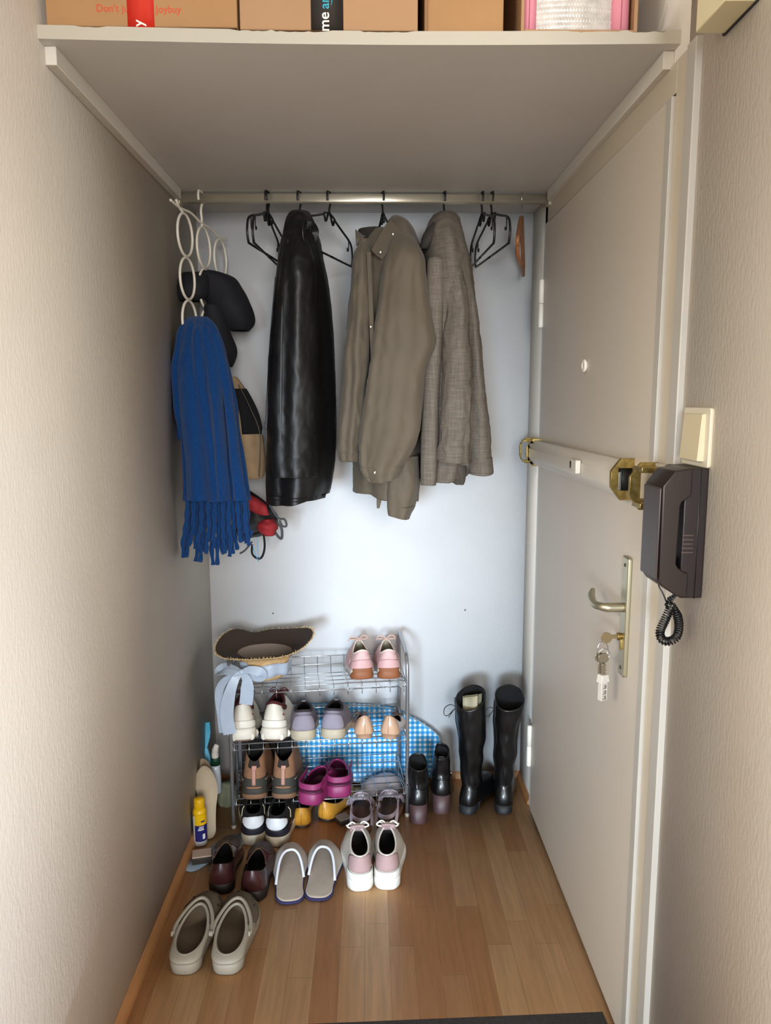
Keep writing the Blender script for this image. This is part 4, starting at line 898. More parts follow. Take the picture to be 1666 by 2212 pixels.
# 6 magenta clogs with heel strap
mag = mat('magenta_rubber', '#86285a', .5, var=.05, vscale=20); magd = mat('plum_rubber', '#4f1636', .55)
for px, py, dg, sd, nm in ((664, 1740, -16, -1, 'left'), (733, 1724, 4, 1, 'right')):
    s = Shoe(L=.235, wb=.051, wh=.040, side=sd, sh=.040, st=.030, y0=.05, y1=.62, wo=.038, zb=.048, zf=.085, dip=-.004, toe=.75, bulge=.003)
    r = shoe_root('clog', 'magenta rubber clog with heel strap on lowest rack shelf, %s one' % nm, 'clog', px, py, SHZ[2]+.012, dg, 'magenta clogs on the lowest shelf')
    sole(s, 'sole', mag, r, 0, 1.04); upper(s, 'upper', mag, r); lining(s, magd, r, inset=.95); collar_roll(s, .0035, mag, r, a0=1.6, a1=2*pi-1.6)
    rows = []
    for k in range(25):
        a = -1.75+3.5*k/24; x, y = s.out(a); h = .062+.020*abs(a/1.75)**2; w = .0095
        x *= 1.0; y = y*.9-.002
        rows.append([Vector((x*1.02, y-.003, h-w)), Vector((x*1.02, y-.003, h+w)), Vector((x*.95, y+.002, h+w)), Vector((x*.95, y+.002, h-w))])
    obj('heel_strap', MB().grid(rows, True, True, True), mag, r, bev=.001)
    spatch(s, 'slot_band', magd, r, -.9, .9, .15, .95, .002, label='dark plum band inside the heel slot')
    for k in range(5): 
        p = s.S(pi-.5+.25*k, .75); obj('vent_hole', MB().ball(p, (.005, .004, .003), 6), magd, r)
# 7 black and white platform sneakers under the rack
blkm = mat('black_knit_upper', '#0c0b10', .85, bump=.3, bscale=500); navyb = mat('navy_band', '#1d1a26', .55); cmid = mat('cream_midsole', '#b9ad97', .6, var=.05, vscale=12)
for px, py, dg, sd, nm in ((549, 1826, 9, -1, 'left'), (596, 1830, -3, 1, 'right')):
    s = Shoe(L=.265, wb=.052, wh=.038, side=sd, sh=.038, st=.034, y0=.03, y1=.50, wo=.031, zb=.104, zf=.116, dip=.008, bulge=.003)
    r = shoe_root('sneaker', 'black sneaker with white heel cup and cream platform under rack, %s one' % nm, 'sneaker', px, py, 0, dg, 'black and white sneakers under the rack')
    sole(s, 'midsole', cmid, r, 0, 1.07); upper(s, 'upper', blkm, r); lining(s, dark, r); collar_roll(s, .0035, blkm, r)
    spatch(s, 'heel_band', navyb, r, -1.35, 1.35, .02, .34, .0035, label='dark navy heel band')
    spatch(s, 'heel_cup', mat('heel_cup_white', '#d5d8dc', .35), r, -.95, .95, .36, .93, .004, rnd=.45, solid=.003, label='smooth white heel cup')
    for q in (-1, 1): obj('side_pipe', MB().tube([s.S(q*1.35, .45)+Vector((q*.003, 0, 0)), s.S(q*1.55, .7)+Vector((q*.003, 0, 0)), s.S(q*1.62, .95)+Vector((q*.003, 0, 0))], .0016, 6), mat('pipe_cream', '#c9bf9f', .5), r)
    laces(s, blkm, r, bow=False)
# 8 lavender sandals
lvs = mat('sandal_lavender', '#b3a7b3', .5, coat=.2); foot = mat('sandal_footbed', '#5b4130', .75)
for px, py, dg, sd, nm in ((782, 1806, 2, -1, 'left'), (832, 1799, -10, 1, 'right')):
    s = Shoe(L=.25, wb=.042, wh=.034, side=sd, sh=.026, st=.016, y0=.03, y1=.6, wo=.03, zb=.06, zf=.06, dip=0)
    r = shoe_root('sandal', 'lavender strap sandal with brown footbed on floor under rack, %s one' % nm, 'sandal', px, py, 0, dg, 'lavender sandals under the rack')
    sole(s, 'sole', mat('sandal_sole', '#7a5a41', .7), r, 0, 1.0); sole(s, 'footbed', foot, r, .018, .92, z1f=lambda y, s=s: s.solez(y)+.003, steps=((.97, .6), (1, 1)))
    def band(name, pts, w):
        P = spline([Vector(p) for p in pts], 30); rows = []
        for i, p in enumerate(P):
            t = (P[min(i+1, 29)]-P[max(i-1, 0)]).normalized(); o_ = Vector((p.x, p.y-.10, 0)).normalized(); up = t.cross(o_).normalized()
            if up.z < 0: up = -up
            rows.append([p+up*w+o_*.0012, p+up*w-o_*.0012, p-up*w-o_*.0012, p-up*w+o_*.0012])
        return obj(name, MB().grid(rows, True, True, True), lvs, r, bev=.0006)
    band('heel_strap', [(.030, .085, .052), (.034, .05, .060), (.026, .012, .060), (0, -.002, .058), (-.026, .012, .060), (-.034, .05, .060), (-.030, .085, .052)], .0075)
    for q in (-1, 1): band('side_strap', [(q*.034, .015, .028), (q*.036, .045, .050), (q*.032, .085, .070), (q*.012, .115, .082)], .006)
    band('toe_strap', [(.046, .165, .020), (.034, .160, .044), (0, .155, .054), (-.034, .160, .044), (-.046, .165, .020)], .010)
    band('ankle_strap', [(.034, .085, .064), (.030, .115, .078), (0, .128, .084), (-.030, .115, .078), (-.034, .085, .064)], .006)
    obj('buckle', MB().tube([Vector((-sd*.040+.0*cos(t), .062+.009*cos(t), .062+.009*sin(t))) for t in [2*pi*k/16 for k in range(16)]], .0014, 6, True), steel, r)
# 9 dark brown loafers
brn = mat('brown_loafer', '#35191a', .28, coat=.25, bump=.1, bscale=80)
brv = mat('brown_vamp', '#3d2c24', .6)
for px, py, dg, sd, nm in ((478, 1934, 5, -1, 'left'), (545, 1950, -1, 1, 'right')):
    s = Shoe(L=.265, wb=.049, wh=.039, side=sd, sh=.034, st=.016, y0=.03, y1=.54, wo=.035, zb=.096, zf=.080, dip=.018, bulge=.004, waist=.7)
    r = shoe_root('loafer', 'dark brown leather loafer on floor behind the clogs, %s one of the pair' % nm, 'loafer', px, py, 0, dg, 'brown loafers on the floor')
    sole(s, 'sole', mat('loafer_sole', '#170f0e', .6), r, 0, 1.0); upper(s, 'upper', brn, r); lining(s, mat('loafer_black', '#050505', .9), r); collar_roll(s, .002, mat('loafer_rim', '#59412f', .6), r, a0=1.7, a1=2*pi-1.7)
    spatch(s, 'apron', brv, r, pi-1.0, pi+1.0, .25, .98, .0012, rnd=.35)
# 10 white sneakers with pink lining in front
pnk = mat('dusty_pink_suede', '#a98d8c', .75); wh2 = mat('white_sneaker', '#cfc9bd', .5, var=.04, vscale=25, bump=.2, bscale=300); glw = mat('white_gloss_rubber', '#e3e2dc', .4, bump=.15, bscale=60)
for px, py, dg, sd, nm in ((781, 1925, 6, -1, 'left'), (835, 1922, -4, 1, 'right')):
    s = Shoe(L=.265, wb=.050, wh=.037, side=sd, sh=.034, st=.028, y0=.06, y1=.55, wo=.032, zb=.102, zf=.118, dip=.006, bulge=.003, skew=.2)
    r = shoe_root('sneaker', 'white lace-up sneaker with dusty pink heel on floor in front, %s one' % nm, 'sneaker', px, py, 0, dg, 'white sneakers on the floor')
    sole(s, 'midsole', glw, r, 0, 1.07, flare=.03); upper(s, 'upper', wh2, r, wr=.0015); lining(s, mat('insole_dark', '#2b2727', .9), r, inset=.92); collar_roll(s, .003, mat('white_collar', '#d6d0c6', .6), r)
    spatch(s, 'heel_stripe', glw, r, -1.2, 1.2, .03, .32, .003, rnd=.1, label='glossy white heel strip'); spatch(s, 'heel_suede', pnk, r, -1.15, 1.15, .36, 1.0, .002, rnd=.3, label='dusty pink suede heel')
    obj('tongue', MB().grid([[Vector((q*.022, s.L*(.56-.07*t)-abs(q)*.004, .105+.03*t)) for q in [-1+k/4 for k in range(9)]] for t in [k/6 for k in range(7)]]), pnk, r, solid=.004)
    laces(s, mat('white_lace', '#e8e4dc', .6), r, r=.0028)
# 11 grey slippers with white binding and navy edge
slp = mat('slipper_beige', '#a89a8b', .95, var=.05, vscale=30, bump=.4, bscale=250, sheen=.3); slw = mat('slipper_binding', '#cdd0d8', .8); sln = mat('slipper_navy', '#2a2750', .85)
def mule(name, label, group, px, py, dg, sd, L, wb, wh, hs, zr_, yf, mats, st=None, depth=.07, strapm=None, cat='slipper'):
    ms, mv, mbind, mfoot = mats
    s = Shoe(L=L, wb=wb, wh=wh, side=sd, sh=hs, st=st or hs, y0=.02, y1=yf, wo=wb*.93, zb=zr_, zf=depth, dip=-.002, toe=.8, bulge=.002, skew=.16, waist=.86)
    return s, shoe_root(name, label, cat, px, py, 0, dg, group)
def xedge(H_, y):
    for p, q in zip(H_, H_[1:]):
        if (p[1]-y)*(q[1]-y) <= 0 and abs(q[1]-p[1]) > 1e-7: return p[0]+(q[0]-p[0])*(y-p[1])/(q[1]-p[1])
    return H_[-1][0]
for px, py, dg, sd, nm in ((628, 1952, 7, -1, 'left'), (686, 1945, -3, 1, 'right')):
    L = .27; s = Shoe(L=L, wb=.054, wh=.040, side=sd, sh=.010, st=.010, skew=.12, waist=.84, y0=.0, y1=.5, wo=.05, zb=.012, zf=.05)
    r = shoe_root('slipper', 'beige cloth slipper with white binding and navy edge, %s one of pair' % nm, 'slipper', px, py, 0, dg, 'beige slippers on the floor')
    sole(s, 'sole_edge', sln, r, 0, 1.09, z1f=lambda y: .007); sole(s, 'footbed', slp, r, .006, 1.0, z1f=lambda y: .012)
    rows = []; nb = 28
    for j in range(17):
        v = j/16; row = []
        for i in range(nb+1):
            q = -1+2*i/nb; y_ed = L*(.34+.26*(1-abs(q)**2.4))+(.012*q*sd*-1); yb = y_ed+(L*.985-y_ed)*v
            # half width at yb from outline
            w = 0; xr, xl = xedge(s.O[:25], yb), xedge((s.O[24:]+[s.O[0]])[::-1], yb)
            xx = (xr+xl)/2+q*(xr-xl)/2*1.03
            h = .010+(.044*(1-v)**.5+.014*(1-v**4))*max(0, 1-abs(q)**2.6)
            row.append(Vector((xx, yb, h)))
        rows.append(row)
    vp = obj('vamp', MB().grid(rows), slp, r, solid=.004)
    obj('white_binding', MB().tube([p+Vector((0, -.002, .001)) for p in rows[0]], .0042, 8), slw, r)
# 12 taupe clogs
clg = mat('clog_taupe', '#8f8676', .6, var=.04, vscale=15); clt = mat('clog_dark_taupe', '#5d5240', .8, bump=.3, bscale=200, var=.06, vscale=30); clf = mat('clog_footbed', '#4a3a27', .85, bump=.3, bscale=300)
for px, py, dg, sd, nm in ((396, 2109, -1, -1, 'left'), (487, 2109, -1, 1, 'right')):
    L = .285
    s = Shoe(L=L, wb=.056, wh=.041, side=sd, sh=.036, st=.034, y0=.055, y1=.64, wo=.045, zb=.046, zf=.070, dip=.004, toe=.75, bulge=.004, skew=.16, waist=.86)
    r = shoe_root('clog', 'large taupe rubber clog on floor near left wall, %s one of pair' % nm, 'clog', px, py, 0, dg, 'taupe clogs on the floor')
    sole(s, 'sole', clg, r, 0, 1.02, z1f=lambda y: .032, flare=-.03); upper(s, 'upper', clt, r, wr=.002)
    spatch(s, 'heel_rim', clg, r, -1.75, 1.75, 0, 1.0, .0025, na=30, label='lighter taupe heel rim')
    lining(s, clf, r, 'footbed', inset=.96, floor=.001); collar_roll(s, .0042, clg, r, 'rim', a0=0, a1=2*pi, label='lighter rolled rim')
    pts = []
    for k in range(41):
        a = 1.45+(2*pi-2.9)*k/40; p = s.S(a, 1); c = Vector((0, L*.36, 0)); d = (p-c); d.z = 0; d = d.normalized(); tt = sin(pi*k/40)
        pts.append(p+d*.011+Vector((0, .006*tt, .002+.004*tt)))
    st_ = obj('pivot_strap', MB().tube(pts, .0052, 8, flat=.8), clg, r); tag(st_, 'lighter taupe strap folded forward')
    for e in (0, -1): obj('strap_rivet', MB().lathe([(.007, -.003), (.0075, .001), (.004, .003)], pts[e], 14, 'x'), clg, st_)
    random.seed(4)
    for k in range(7): p = s.S(pi+random.uniform(-1, 1), random.uniform(.35, .8)); obj('vent_hole', MB().ball(p, (.0032, .0032, .0022), 6), dark, r)

# 13 boots
bl = mat('black_boot_leather', '#09090a', .36, bump=.35, bscale=30, coat=.2); bsole = mat('boot_sole', '#16181c', .6)
def boot(name, label, px, py, dg, sd, group, shaft, wf, heel_h, heelm, L=.26, lean=(0, 0), cat='boot', extra=None):
    """shaft rows: (height, cx, cy, rx, ry)"""
    s = Shoe(L=L, wb=.045, wh=.033, side=sd, sh=heel_h, st=.016, y0=.05, y1=.48, wo=.036, zb=shaft[0][0], zf=shaft[0][0]+.012, dip=0, toe=.7, bulge=.004)
    r = shoe_root(name, label, cat, px, py, 0, dg, group)
    hb = []
    for zz_, g in ((0, .93), (.002, .95), (heel_h, 1.0)): hb.append([Vector((max(-s.wh*.97, min(s.wh*.97, s.out(a)[0]))*g, min(s.out(a)[1], .066)*g+.001, zz_)) for a in [2*pi*k/40 for k in range(40)]])
    obj('heel', MB().grid(hb, True, True, True), heelm, r)
    sole(s, 'sole', bsole, r, 0, .93, z1f=lambda y, s=s: s.solez(y)+.002, steps=((.97, .55), (1, .7), (1, .95), (.95, 1))) if heel_h > .03 else sole(s, 'sole', bsole, r, 0, 1.03, z1f=lambda y: .012)
    n = 56; P = [[s.S(2*pi*i/n, j/12) for i in range(n)] for j in range(13)]
    top0 = P[-1]; base = [(shaft[0][0], (sum((p.x for p in top0))/n), (sum((p.y for p in top0))/n), .036, .052)]+list(shaft[1:])
    m_ = 40; rows2 = []
    for j in range(1, m_+1):
        z, cx_, cy_, rx, ry = cat_rom(base, j/m_)
        row = []
        for i in range(n):
            a = 2*pi*i/n; tilt = wf*(j/m_)**4*(1-cos(a))/2
            w = .0048*_ns.noise(Vector((a*1.5, z*22, px*.1)))*(1 if j > 3 else 0)
            q = Vector((cx_+(rx+w)*sin(a), cy_-(ry+w)*cos(a), z+tilt))
            f = min(1, j/6)
            if f < 1: q = q.lerp(Vector((top0[i].x+(q.x-top0[i].x)*f, top0[i].y+(q.y-top0[i].y)*f, q.z)), 1-f)
            row.append(q)
        rows2.append(row)
    sf = obj('shaft', MB().grid(P+rows2, True), bl, r, solid=.003, soff=-1)
    inn = []
    for ix, g in ((-1, .93), (-4, .91), (-8, .90), (-13, .88)):
        tr = rows2[ix]; c = sum(tr, Vector())/n; inn.append([c+(p-c)*g+Vector((0, 0, -.0015)) for p in tr])
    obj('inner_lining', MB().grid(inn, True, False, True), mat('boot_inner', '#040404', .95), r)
    return r, rows2, s
hx_ = mat('stacked_heel', '#4a3334', .5, var=.1, vscale=60)
tall = [(.085, 0, 0, 0, 0), (.12, 0, .062, .034, .044), (.20, 0, .060, .040, .046), (.28, -.002, .058, .049, .052), (.34, -.004, .056, .053, .056), (.39, -.004, .054, .052, .056)]
def lace_loop(r, p, sc_=1, name='boot_lace'):
    p = Vector(p); obj(name, MB().tube(spline([p, p+Vector((-.018, -.003, .008))*sc_, p+Vector((-.040, -.006, -.008))*sc_, p+Vector((-.042, -.008, -.032))*sc_, p+Vector((-.028, -.006, -.034))*sc_, p+Vector((-.006, -.002, -.008))*sc_], 26), .0014, 6).tube(spline([p, p+Vector((-.014, -.004, -.022))*sc_, p+Vector((-.024, -.008, -.040))*sc_], 10), .0012, 6), black, r)
r, rw, s = boot('tall_boot', 'tall black leather boot with papers inside, left of the tall pair', 1004, 1760, -30, -1, 'tall black boots', tall, .055, .032, bsole, cat='boot')
lace_loop(r, rw[34][44])
obj('lace_panel', MB().tube([rw[k][44]+Vector((-.001, 0, 0)) for k in range(4, 40)], .003, 6), bl, r)
pp = thing('paper_roll', 'folded cream papers sticking out of the left tall boot', 'paper', (r.location.x+.02, r.location.y+.05, .37), radians(-30))
for k, (dx, dy, c_) in enumerate(((0, 0, '#8d8768'), (.006, -.012, '#a69c80'), (.012, .012, '#6d6850'))):
    obj('paper_sheet', MB().grid([[Vector((-.028+.056*i/6+dx, dy+.004*sin(i), -.06+.105*j/4+.02*(i/6))) for i in range(7)] for j in range(5)]), mat('paper%d' % k, c_, .8), pp, solid=.003)
r, rw, s = boot('tall_boot', 'tall black leather boot nearest the door, right of the tall pair', 1087, 1760, -12, 1, 'tall black boots', [(.085, 0, 0, 0, 0), (.12, 0, .062, .034, .044), (.20, .002, .060, .040, .046), (.28, .004, .058, .042, .050), (.34, .008, .056, .049, .054), (.39, .012, .054, .052, .056)], .055, .032, bsole)
lace_loop(r, rw[34][44], .8)
obj('lace_panel', MB().tube([rw[k][44]+Vector((-.001, 0, 0)) for k in range(4, 40)], .003, 6), bl, r)
obj('zip', MB().box(-.002, .002, -.001, .001, 0, .03), mat('zip_steel', '#6d6d6d', .3, .8), r).location = rw[-2][44]+Vector((-.002, 0, -.028))
short = [(.122, 0, 0, 0, 0), (.14, 0, .060, .034, .043), (.165, 0, .058, .034, .042), (.192, .0, .052, .033, .040)]
r, rw, s = boot('ankle_boot', 'black heeled ankle boot with brown block heel beside the rack, left one', 905, 1782, 0, -1, 'ankle boots beside the rack', short, .028, .070, hx_, L=.24)
obj('zip_pull', MB().box(-.0015, .0015, -.001, .001, -.014, 0), steel, r).location = rw[8][44]+Vector((-.003, 0, 0))
r, rw, s = boot('ankle_boot', 'black heeled ankle boot with brown block heel beside the tall boots, right one', 953, 1760, -6, 1, 'ankle boots beside the rack', [(.122, 0, 0, 0, 0), (.14, 0, .060, .034, .043), (.165, 0, .056, .032, .040), (.200, 0, .050, .028, .036)], .032, .070, hx_, L=.24)
obj('zip_pull', MB().box(-.0015, .0015, -.001, .001, -.016, 0), steel, r).location = rw[8][14]+Vector((.003, 0, 0))
obj('pull_tab', MB().box(-.011, .011, -.002, .0, -.004, .012), bl, r, bev=.001).location = rw[-1][0]+Vector((0, .001, 0))

# ------------------------------------------------------------------ ironing board behind the rack
gh = bpy.data.materials.new('blue_gingham'); gh.use_nodes = True; nt = gh.node_tree; b = nt.nodes['Principled BSDF']; b.inputs['Roughness'].default_value = .85
tc = nt.nodes.new('ShaderNodeTexCoord'); sp_ = nt.nodes.new('ShaderNodeSeparateXYZ'); nt.links.new(tc.outputs['Object'], sp_.inputs[0])
gs = []
for ax in (0, 2):
    m1 = nt.nodes.new('ShaderNodeMath'); m1.operation = 'MULTIPLY'; m1.inputs[1].default_value = 52; nt.links.new(sp_.outputs[ax], m1.inputs[0])
    m2 = nt.nodes.new('ShaderNodeMath'); m2.operation = 'FRACT'; nt.links.new(m1.outputs[0], m2.inputs[0])
    m3 = nt.nodes.new('ShaderNodeMath'); m3.operation = 'GREATER_THAN'; m3.inputs[1].default_value = .48; nt.links.new(m2.outputs[0], m3.inputs[0]); gs.append(m3)
ad = nt.nodes.new('ShaderNodeMath'); ad.operation = 'ADD'; nt.links.new(gs[0].outputs[0], ad.inputs[0]); nt.links.new(gs[1].outputs[0], ad.inputs[1])
hf = nt.nodes.new('ShaderNodeMath'); hf.operation = 'MULTIPLY'; hf.inputs[1].default_value = .5; nt.links.new(ad.outputs[0], hf.inputs[0])
rp = nt.nodes.new('ShaderNodeValToRGB'); rp.color_ramp.interpolation = 'CONSTANT'; e = rp.color_ramp.elements; e[0].position = 0; e[0].color = srgb('#dfe8ee'); e[1].position = .25; e[1].color = srgb('#5ba6d3'); e2 = e.new(.75); e2.color = srgb('#1c84c4')
nt.links.new(hf.outputs[0], rp.inputs[0]); nt.links.new(rp.outputs[0], b.inputs['Base Color'])
ib = thing('ironing_board', 'small ironing board in blue and white gingham leaning behind the shoe rack', 'ironing board', (-.03, 2.66, 0))
def bo(px, py): p = aY(px, py, 2.675); return (p.x, p.z)
nose = [bo(880, 1545), bo(905, 1558), bo(930, 1574), bo(948, 1590), bo(957, 1612), bo(959, 1640)]
prof = [(-.40, .305)]+[(-.25, .318), (-.1, .318), (0, .312), (.08, .302)]+nose+[(.262, .075), (.235, .035), (.18, .020), (-.1, .014), (-.40, .012)]
def lean(a, b_, d): return Vector((a, 2.672+.02*b_/.32-.0+d, b_))
obj('board_cover', MB().prism(prof, lean, -.011, .011), gh, ib, True, bev=.004)
rim = [lean(a, b_, -.011) for a, b_ in prof]
obj('cover_piping', MB().tube(rim, .0028, 6, True), mat('piping_grey', '#8c9aa0', .7), ib, True)

# ------------------------------------------------------------------ straw hat with ribbon
straw = mat('straw', '#c9a878', .8, col2='#b48f5e', vscale=90, bump=.5, bscale=300); brnl = mat('brown_hat_lining', '#3b2c22', .9, bump=.4, bscale=500); greyl = mat('hat_inner_grey', '#8e8177', .85)
HC = Vector((-.365, 2.475, .512))
ht = thing('straw_hat', 'upturned straw hat with brown lining and frayed brim on top rack shelf', 'hat', HC)
prof = [(0, 0, .0), (.045, .0, .0), (.068, .010, 0), (.078, .030, 0), (.084, .060, 0), (.088, .078, 0), (.100, .092, .1), (.125, .104, .4), (.150, .117, .75), (.168, .124, 1)]
def HS(a, t):
    r_, z, k = cat_rom(prof, t)
    ex = 1+.02*k*sin(a*2)
    w = k*(.020*sin(a-.3)+.012*cos(2*a+.5)+.008*sin(3*a+.6)-.004+.018*cos(a)+.020*max(0, -sin(a+.15))**2)
    ex *= 1-.13*k*max(0, -sin(a))**2
    dip_ = -.016*k*math.exp(-((a-4.9)/.35)**2)*0
    dd = ((a-1.95+pi) % (2*pi))-pi
    return HC+Vector((r_*ex*cos(a)*(1+.0*k)-.03*k*0+.02*(1-k)*0, r_*.92*sin(a), z+w-.020*k*math.exp(-(dd/.28)**2)+ .0))
n = 80
P = [[HS(2*pi*i/n, j/36) for i in range(n)] for j in range(37)]
obj('hat_shell', MB().grid(P, True), straw, ht, True, solid=.002)
P = [[HS(2*pi*i/n, t)+Vector((0, 0, .003)) for i in range(n)] for t in [.62+.355*k/14 for k in range(15)]]
obj('brim_lining', MB().grid(P, True), brnl, ht, True) if False else tag(obj('brim_lining', MB().grid(P, True), brnl, ht, True), 'dark brown fabric lining of the brim')
P = [[HS(2*pi*i/n, t)*1 for i in range(n)] for t in [.08+.54*k/10 for k in range(11)]]
P = [[HC+Vector(((p-HC).x*.96, (p-HC).y*.96, (p-HC).z+.004)) for p in row] for row in P]
tag(obj('crown_lining', MB().grid(P, True, True), greyl, ht, True), 'grey inner crown lining')
random.seed(5); mb = MB()
for k in range(230):
    a = 2*pi*(k+random.random())/230; p = HS(a, 1); d = (p-HC); d.z = 0; d = d.normalized()
    if random.random() < .85: mb.tube([p-d*.004, p+d*random.uniform(.001, .005)+Vector((0, 0, random.uniform(-.002, .004))), p+d*random.uniform(.002, .007)+Vector((random.uniform(-.003, .003), 0, random.uniform(-.004, .009)))], .0009, 4)
fr_ = obj('frayed_edge', mb, mat('straw_fringe', '#d8bd8c', .8), ht, True); fr_['kind'] = 'stuff'
orgz = mat('organza', '#bccbdd', .4, alpha=.66, var=.06, vscale=20, spec=.6)
rb_ = [[HC+Vector(((.0855+.003*sin(a*9)+.004*k)*cos(a), (.0855+.003*sin(a*9)+.004*k)*.94*sin(a), .022+.046*k+.004*sin(a*5+k))) for a in [2*pi*i/72 for i in range(72)]] for k in (0, .33, .66, 1)]
tag(obj('ribbon_band', MB().grid(rb_, True), orgz, ht, True, solid=.0008), 'sheer pale blue ribbon around the crown')
def ribbon(pts, w, name, nrm=(0, -1, 0)):
    return strap(pts, w, .0008, orgz, name, ht, 26, nrm)
kn = aY(522, 1452, 2.375)
obj('ribbon_knot', MB().ball(kn, (.012, .008, .011), 8), orgz, ht, True)
ribbon([kn, aY(508, 1468, 2.36), aY(496, 1500, 2.352), aY(490, 1545, 2.35), aY(497, 1586, 2.35)], lambda t: .008+.014*min(1, t*1.6), 'ribbon_tail')
ribbon([kn, aY(533, 1470, 2.365), aY(534, 1495, 2.362), aY(531, 1522, 2.362)], lambda t: .008+.014*min(1, t*1.8), 'ribbon_tail')
ribbon([kn, aY(505, 1455, 2.37), aY(487, 1450, 2.375), aY(473, 1452, 2.39), aY(485, 1440, 2.40), aY(505, 1444, 2.39), kn], lambda t: .008+.008*sin(pi*t), 'ribbon_loop', (.3, -.5, .8))
ribbon([kn, aY(540, 1447, 2.372), aY(562, 1452, 2.375), aY(566, 1462, 2.38), aY(545, 1462, 2.385), kn], lambda t: .007+.009*sin(pi*t), 'ribbon_loop', (-.2, -.8, .5))
ribbon([kn, aY(500, 1462, 2.375), aY(482, 1475, 2.38), aY(473, 1500, 2.385), aY(478, 1545, 2.385), aY(482, 1583, 2.39)], lambda t: .007+.007*min(1, t*2), 'ribbon_tail')

# clear plastic bag under the pink sneakers
pb = thing('plastic_bag', 'crumpled clear plastic bag under the pink sneakers on top shelf', 'plastic bag', RK(.50, .03, SHZ[0]))
P = [[RK(.385+.20*i/40, -.012+.16*j/20, SHZ[0]+.0035+.004*_ns.noise(Vector((i*.35, j*.5, 0)))-(.016*max(0, 1-j/4)+.010*max(0, 1-j/4)*sin(i*.5))) for i in range(41)] for j in range(21)]
obj('bag_film', MB().grid(P), mat('clear_film', '#c9ced3', .15, alpha=.45, spec=.8, coat=.4), pb, True)
# white pouch behind the lowest shelf on the floor
pouch = thing('white_pouch', 'greyish white cloth pouch lying behind the rack near board', 'pouch', RK(.50, .15, .11))
S = loft_px([(1675, 820, 850, 2.60, .02), (1685, 795, 862, 2.60, .04), (1698, 782, 866, 2.60, .045), (1708, 786, 866, 2.60, .04)], [(4, .08, 0, .4)])
cloth('pouch_body', S, mat('pouch_white', '#c0bac0', .8, bump=.3, bscale=80), pouch, n=40, mm=20, cap=True, wr=wrk(.008, (30, 30, 30), 3))

# ------------------------------------------------------------------ left corner: care products
sb = thing('shoe_spray', 'white bottle with yellow cap and blue label beside left baseboard', 'bottle', aZ(434, 1822, 0))
o_ = aZ(434, 1822, 0); hb_ = (o_-EYE).length/FPX
H_ = aY(432, 1724, o_.y).z
w_ = .0225
obj('bottle_body', MB().lathe([(.018, 0), (w_, .003), (w_, H_*.62), (w_*.97, H_*.68)], o_, 28), mat('bottle_white', '#dfe3e6', .3), sb, True)
obj('yellow_neck', MB().lathe([(w_*1.0, 0), (w_*.98, H_*.07), (w_*.82, H_*.14)], o_+Vector((0, 0, H_*.655)), 28), mat('cap_yellow', '#e0b416', .3), sb, True)
obj('yellow_cap', MB().lathe([(w_*.78, 0), (w_*.80, .002), (w_*.78, H_*.19), (w_*.70, H_*.215), (0, H_*.22)], o_+Vector((0, 0, H_*.79)), 28), mat('cap_yellow2', '#d9a90f', .35), sb, True)
def lab(a0, a1, z0, z1, m, name, r=w_+.0004, off=0): return obj(name, MB().grid([[o_+Vector((r*sin(a0+(a1-a0)*i/16), -r*cos(a0+(a1-a0)*i/16), z)) for i in range(17)] for z in (z0, z1)]), m, sb, True)
lab(-.6, 1.5, H_*.12, H_*.47, mat('label_blue', '#221f63', .4), 'blue_label')
lab(-.6, 1.5, H_*.47, H_*.69, mat('cap_yellow', '#e0b416', .3), 'yellow_label')
lab(.55, .95, H_*.17, H_*.28, mat('bottle_white', '#dfe3e6', .3), 'label_logo', w_+.0008)
for k, (a0, a1, z) in enumerate(((.1, .75, .43), (.0, .75, .395), (-.1, .8, .365))): lab(a0, a1, H_*z, H_*(z+.018), mat('bottle_white', '#dfe3e6', .3), 'label_line', w_+.0008)
lab(.35, .95, H_*.54, H_*.57, mat('label_blue', '#221f63', .4), 'label_mark', w_+.0008)
# insoles
ins = mat('insole_beige', '#b5a68f', .85, var=.05, vscale=8); insg = mat('insole_grey', '#8594a3', .85)
def insole(name, label, m, base, ax_up, ax_side, nrm, L=.25, wb=.040, wh=.030, side=1, th=.004, group=None):
    O = outline(L, wb, wh, side, 44, 0, .75, .2); base = Vector(base); U = Vector(ax_up).normalized(); Sd = Vector(ax_side).normalized(); N_ = Vector(nrm).normalized()
    t = thing(name, label, 'insole', base, group=group)
    P = [[base+Sd*x*g+U*(y)+N_*d for x, y in O] for g, d in ((1, 0), (1.01, th*.5), (.98, th))]
    obj('insole_pad', MB().grid(P, True, True, True), m, t, True); return t
a_ = aZ(448, 1812, .004); t1 = aY(438, 1712, a_.y+.10)
insole('shoe_insole', 'pale insole standing upright against the corner beside the yellow capped bottle', ins, aZ(450, 1812, .003), (-.02, .10, .23), (1, .12, 0), (.1, -.9, .38), L=.235, wb=.036, wh=.026)
insole('shoe_insole', 'beige insole standing behind the pale one against left wall', mat('insole_tan', '#a08c74', .9), aZ(436, 1800, .003)+Vector((0, .02, 0)), (-.01, .10, .23), (1, .5, 0), (.3, -.9, .38), L=.235, wb=.034, wh=.025)
insole('shoe_insole', 'blue grey insole lying flat below the small sponge box', insg, aZ(400, 1880, .001), (.62, .76, 0), (.76, -.62, 0), (0, 0, 1), L=.25, wb=.040, wh=.032, side=-1)
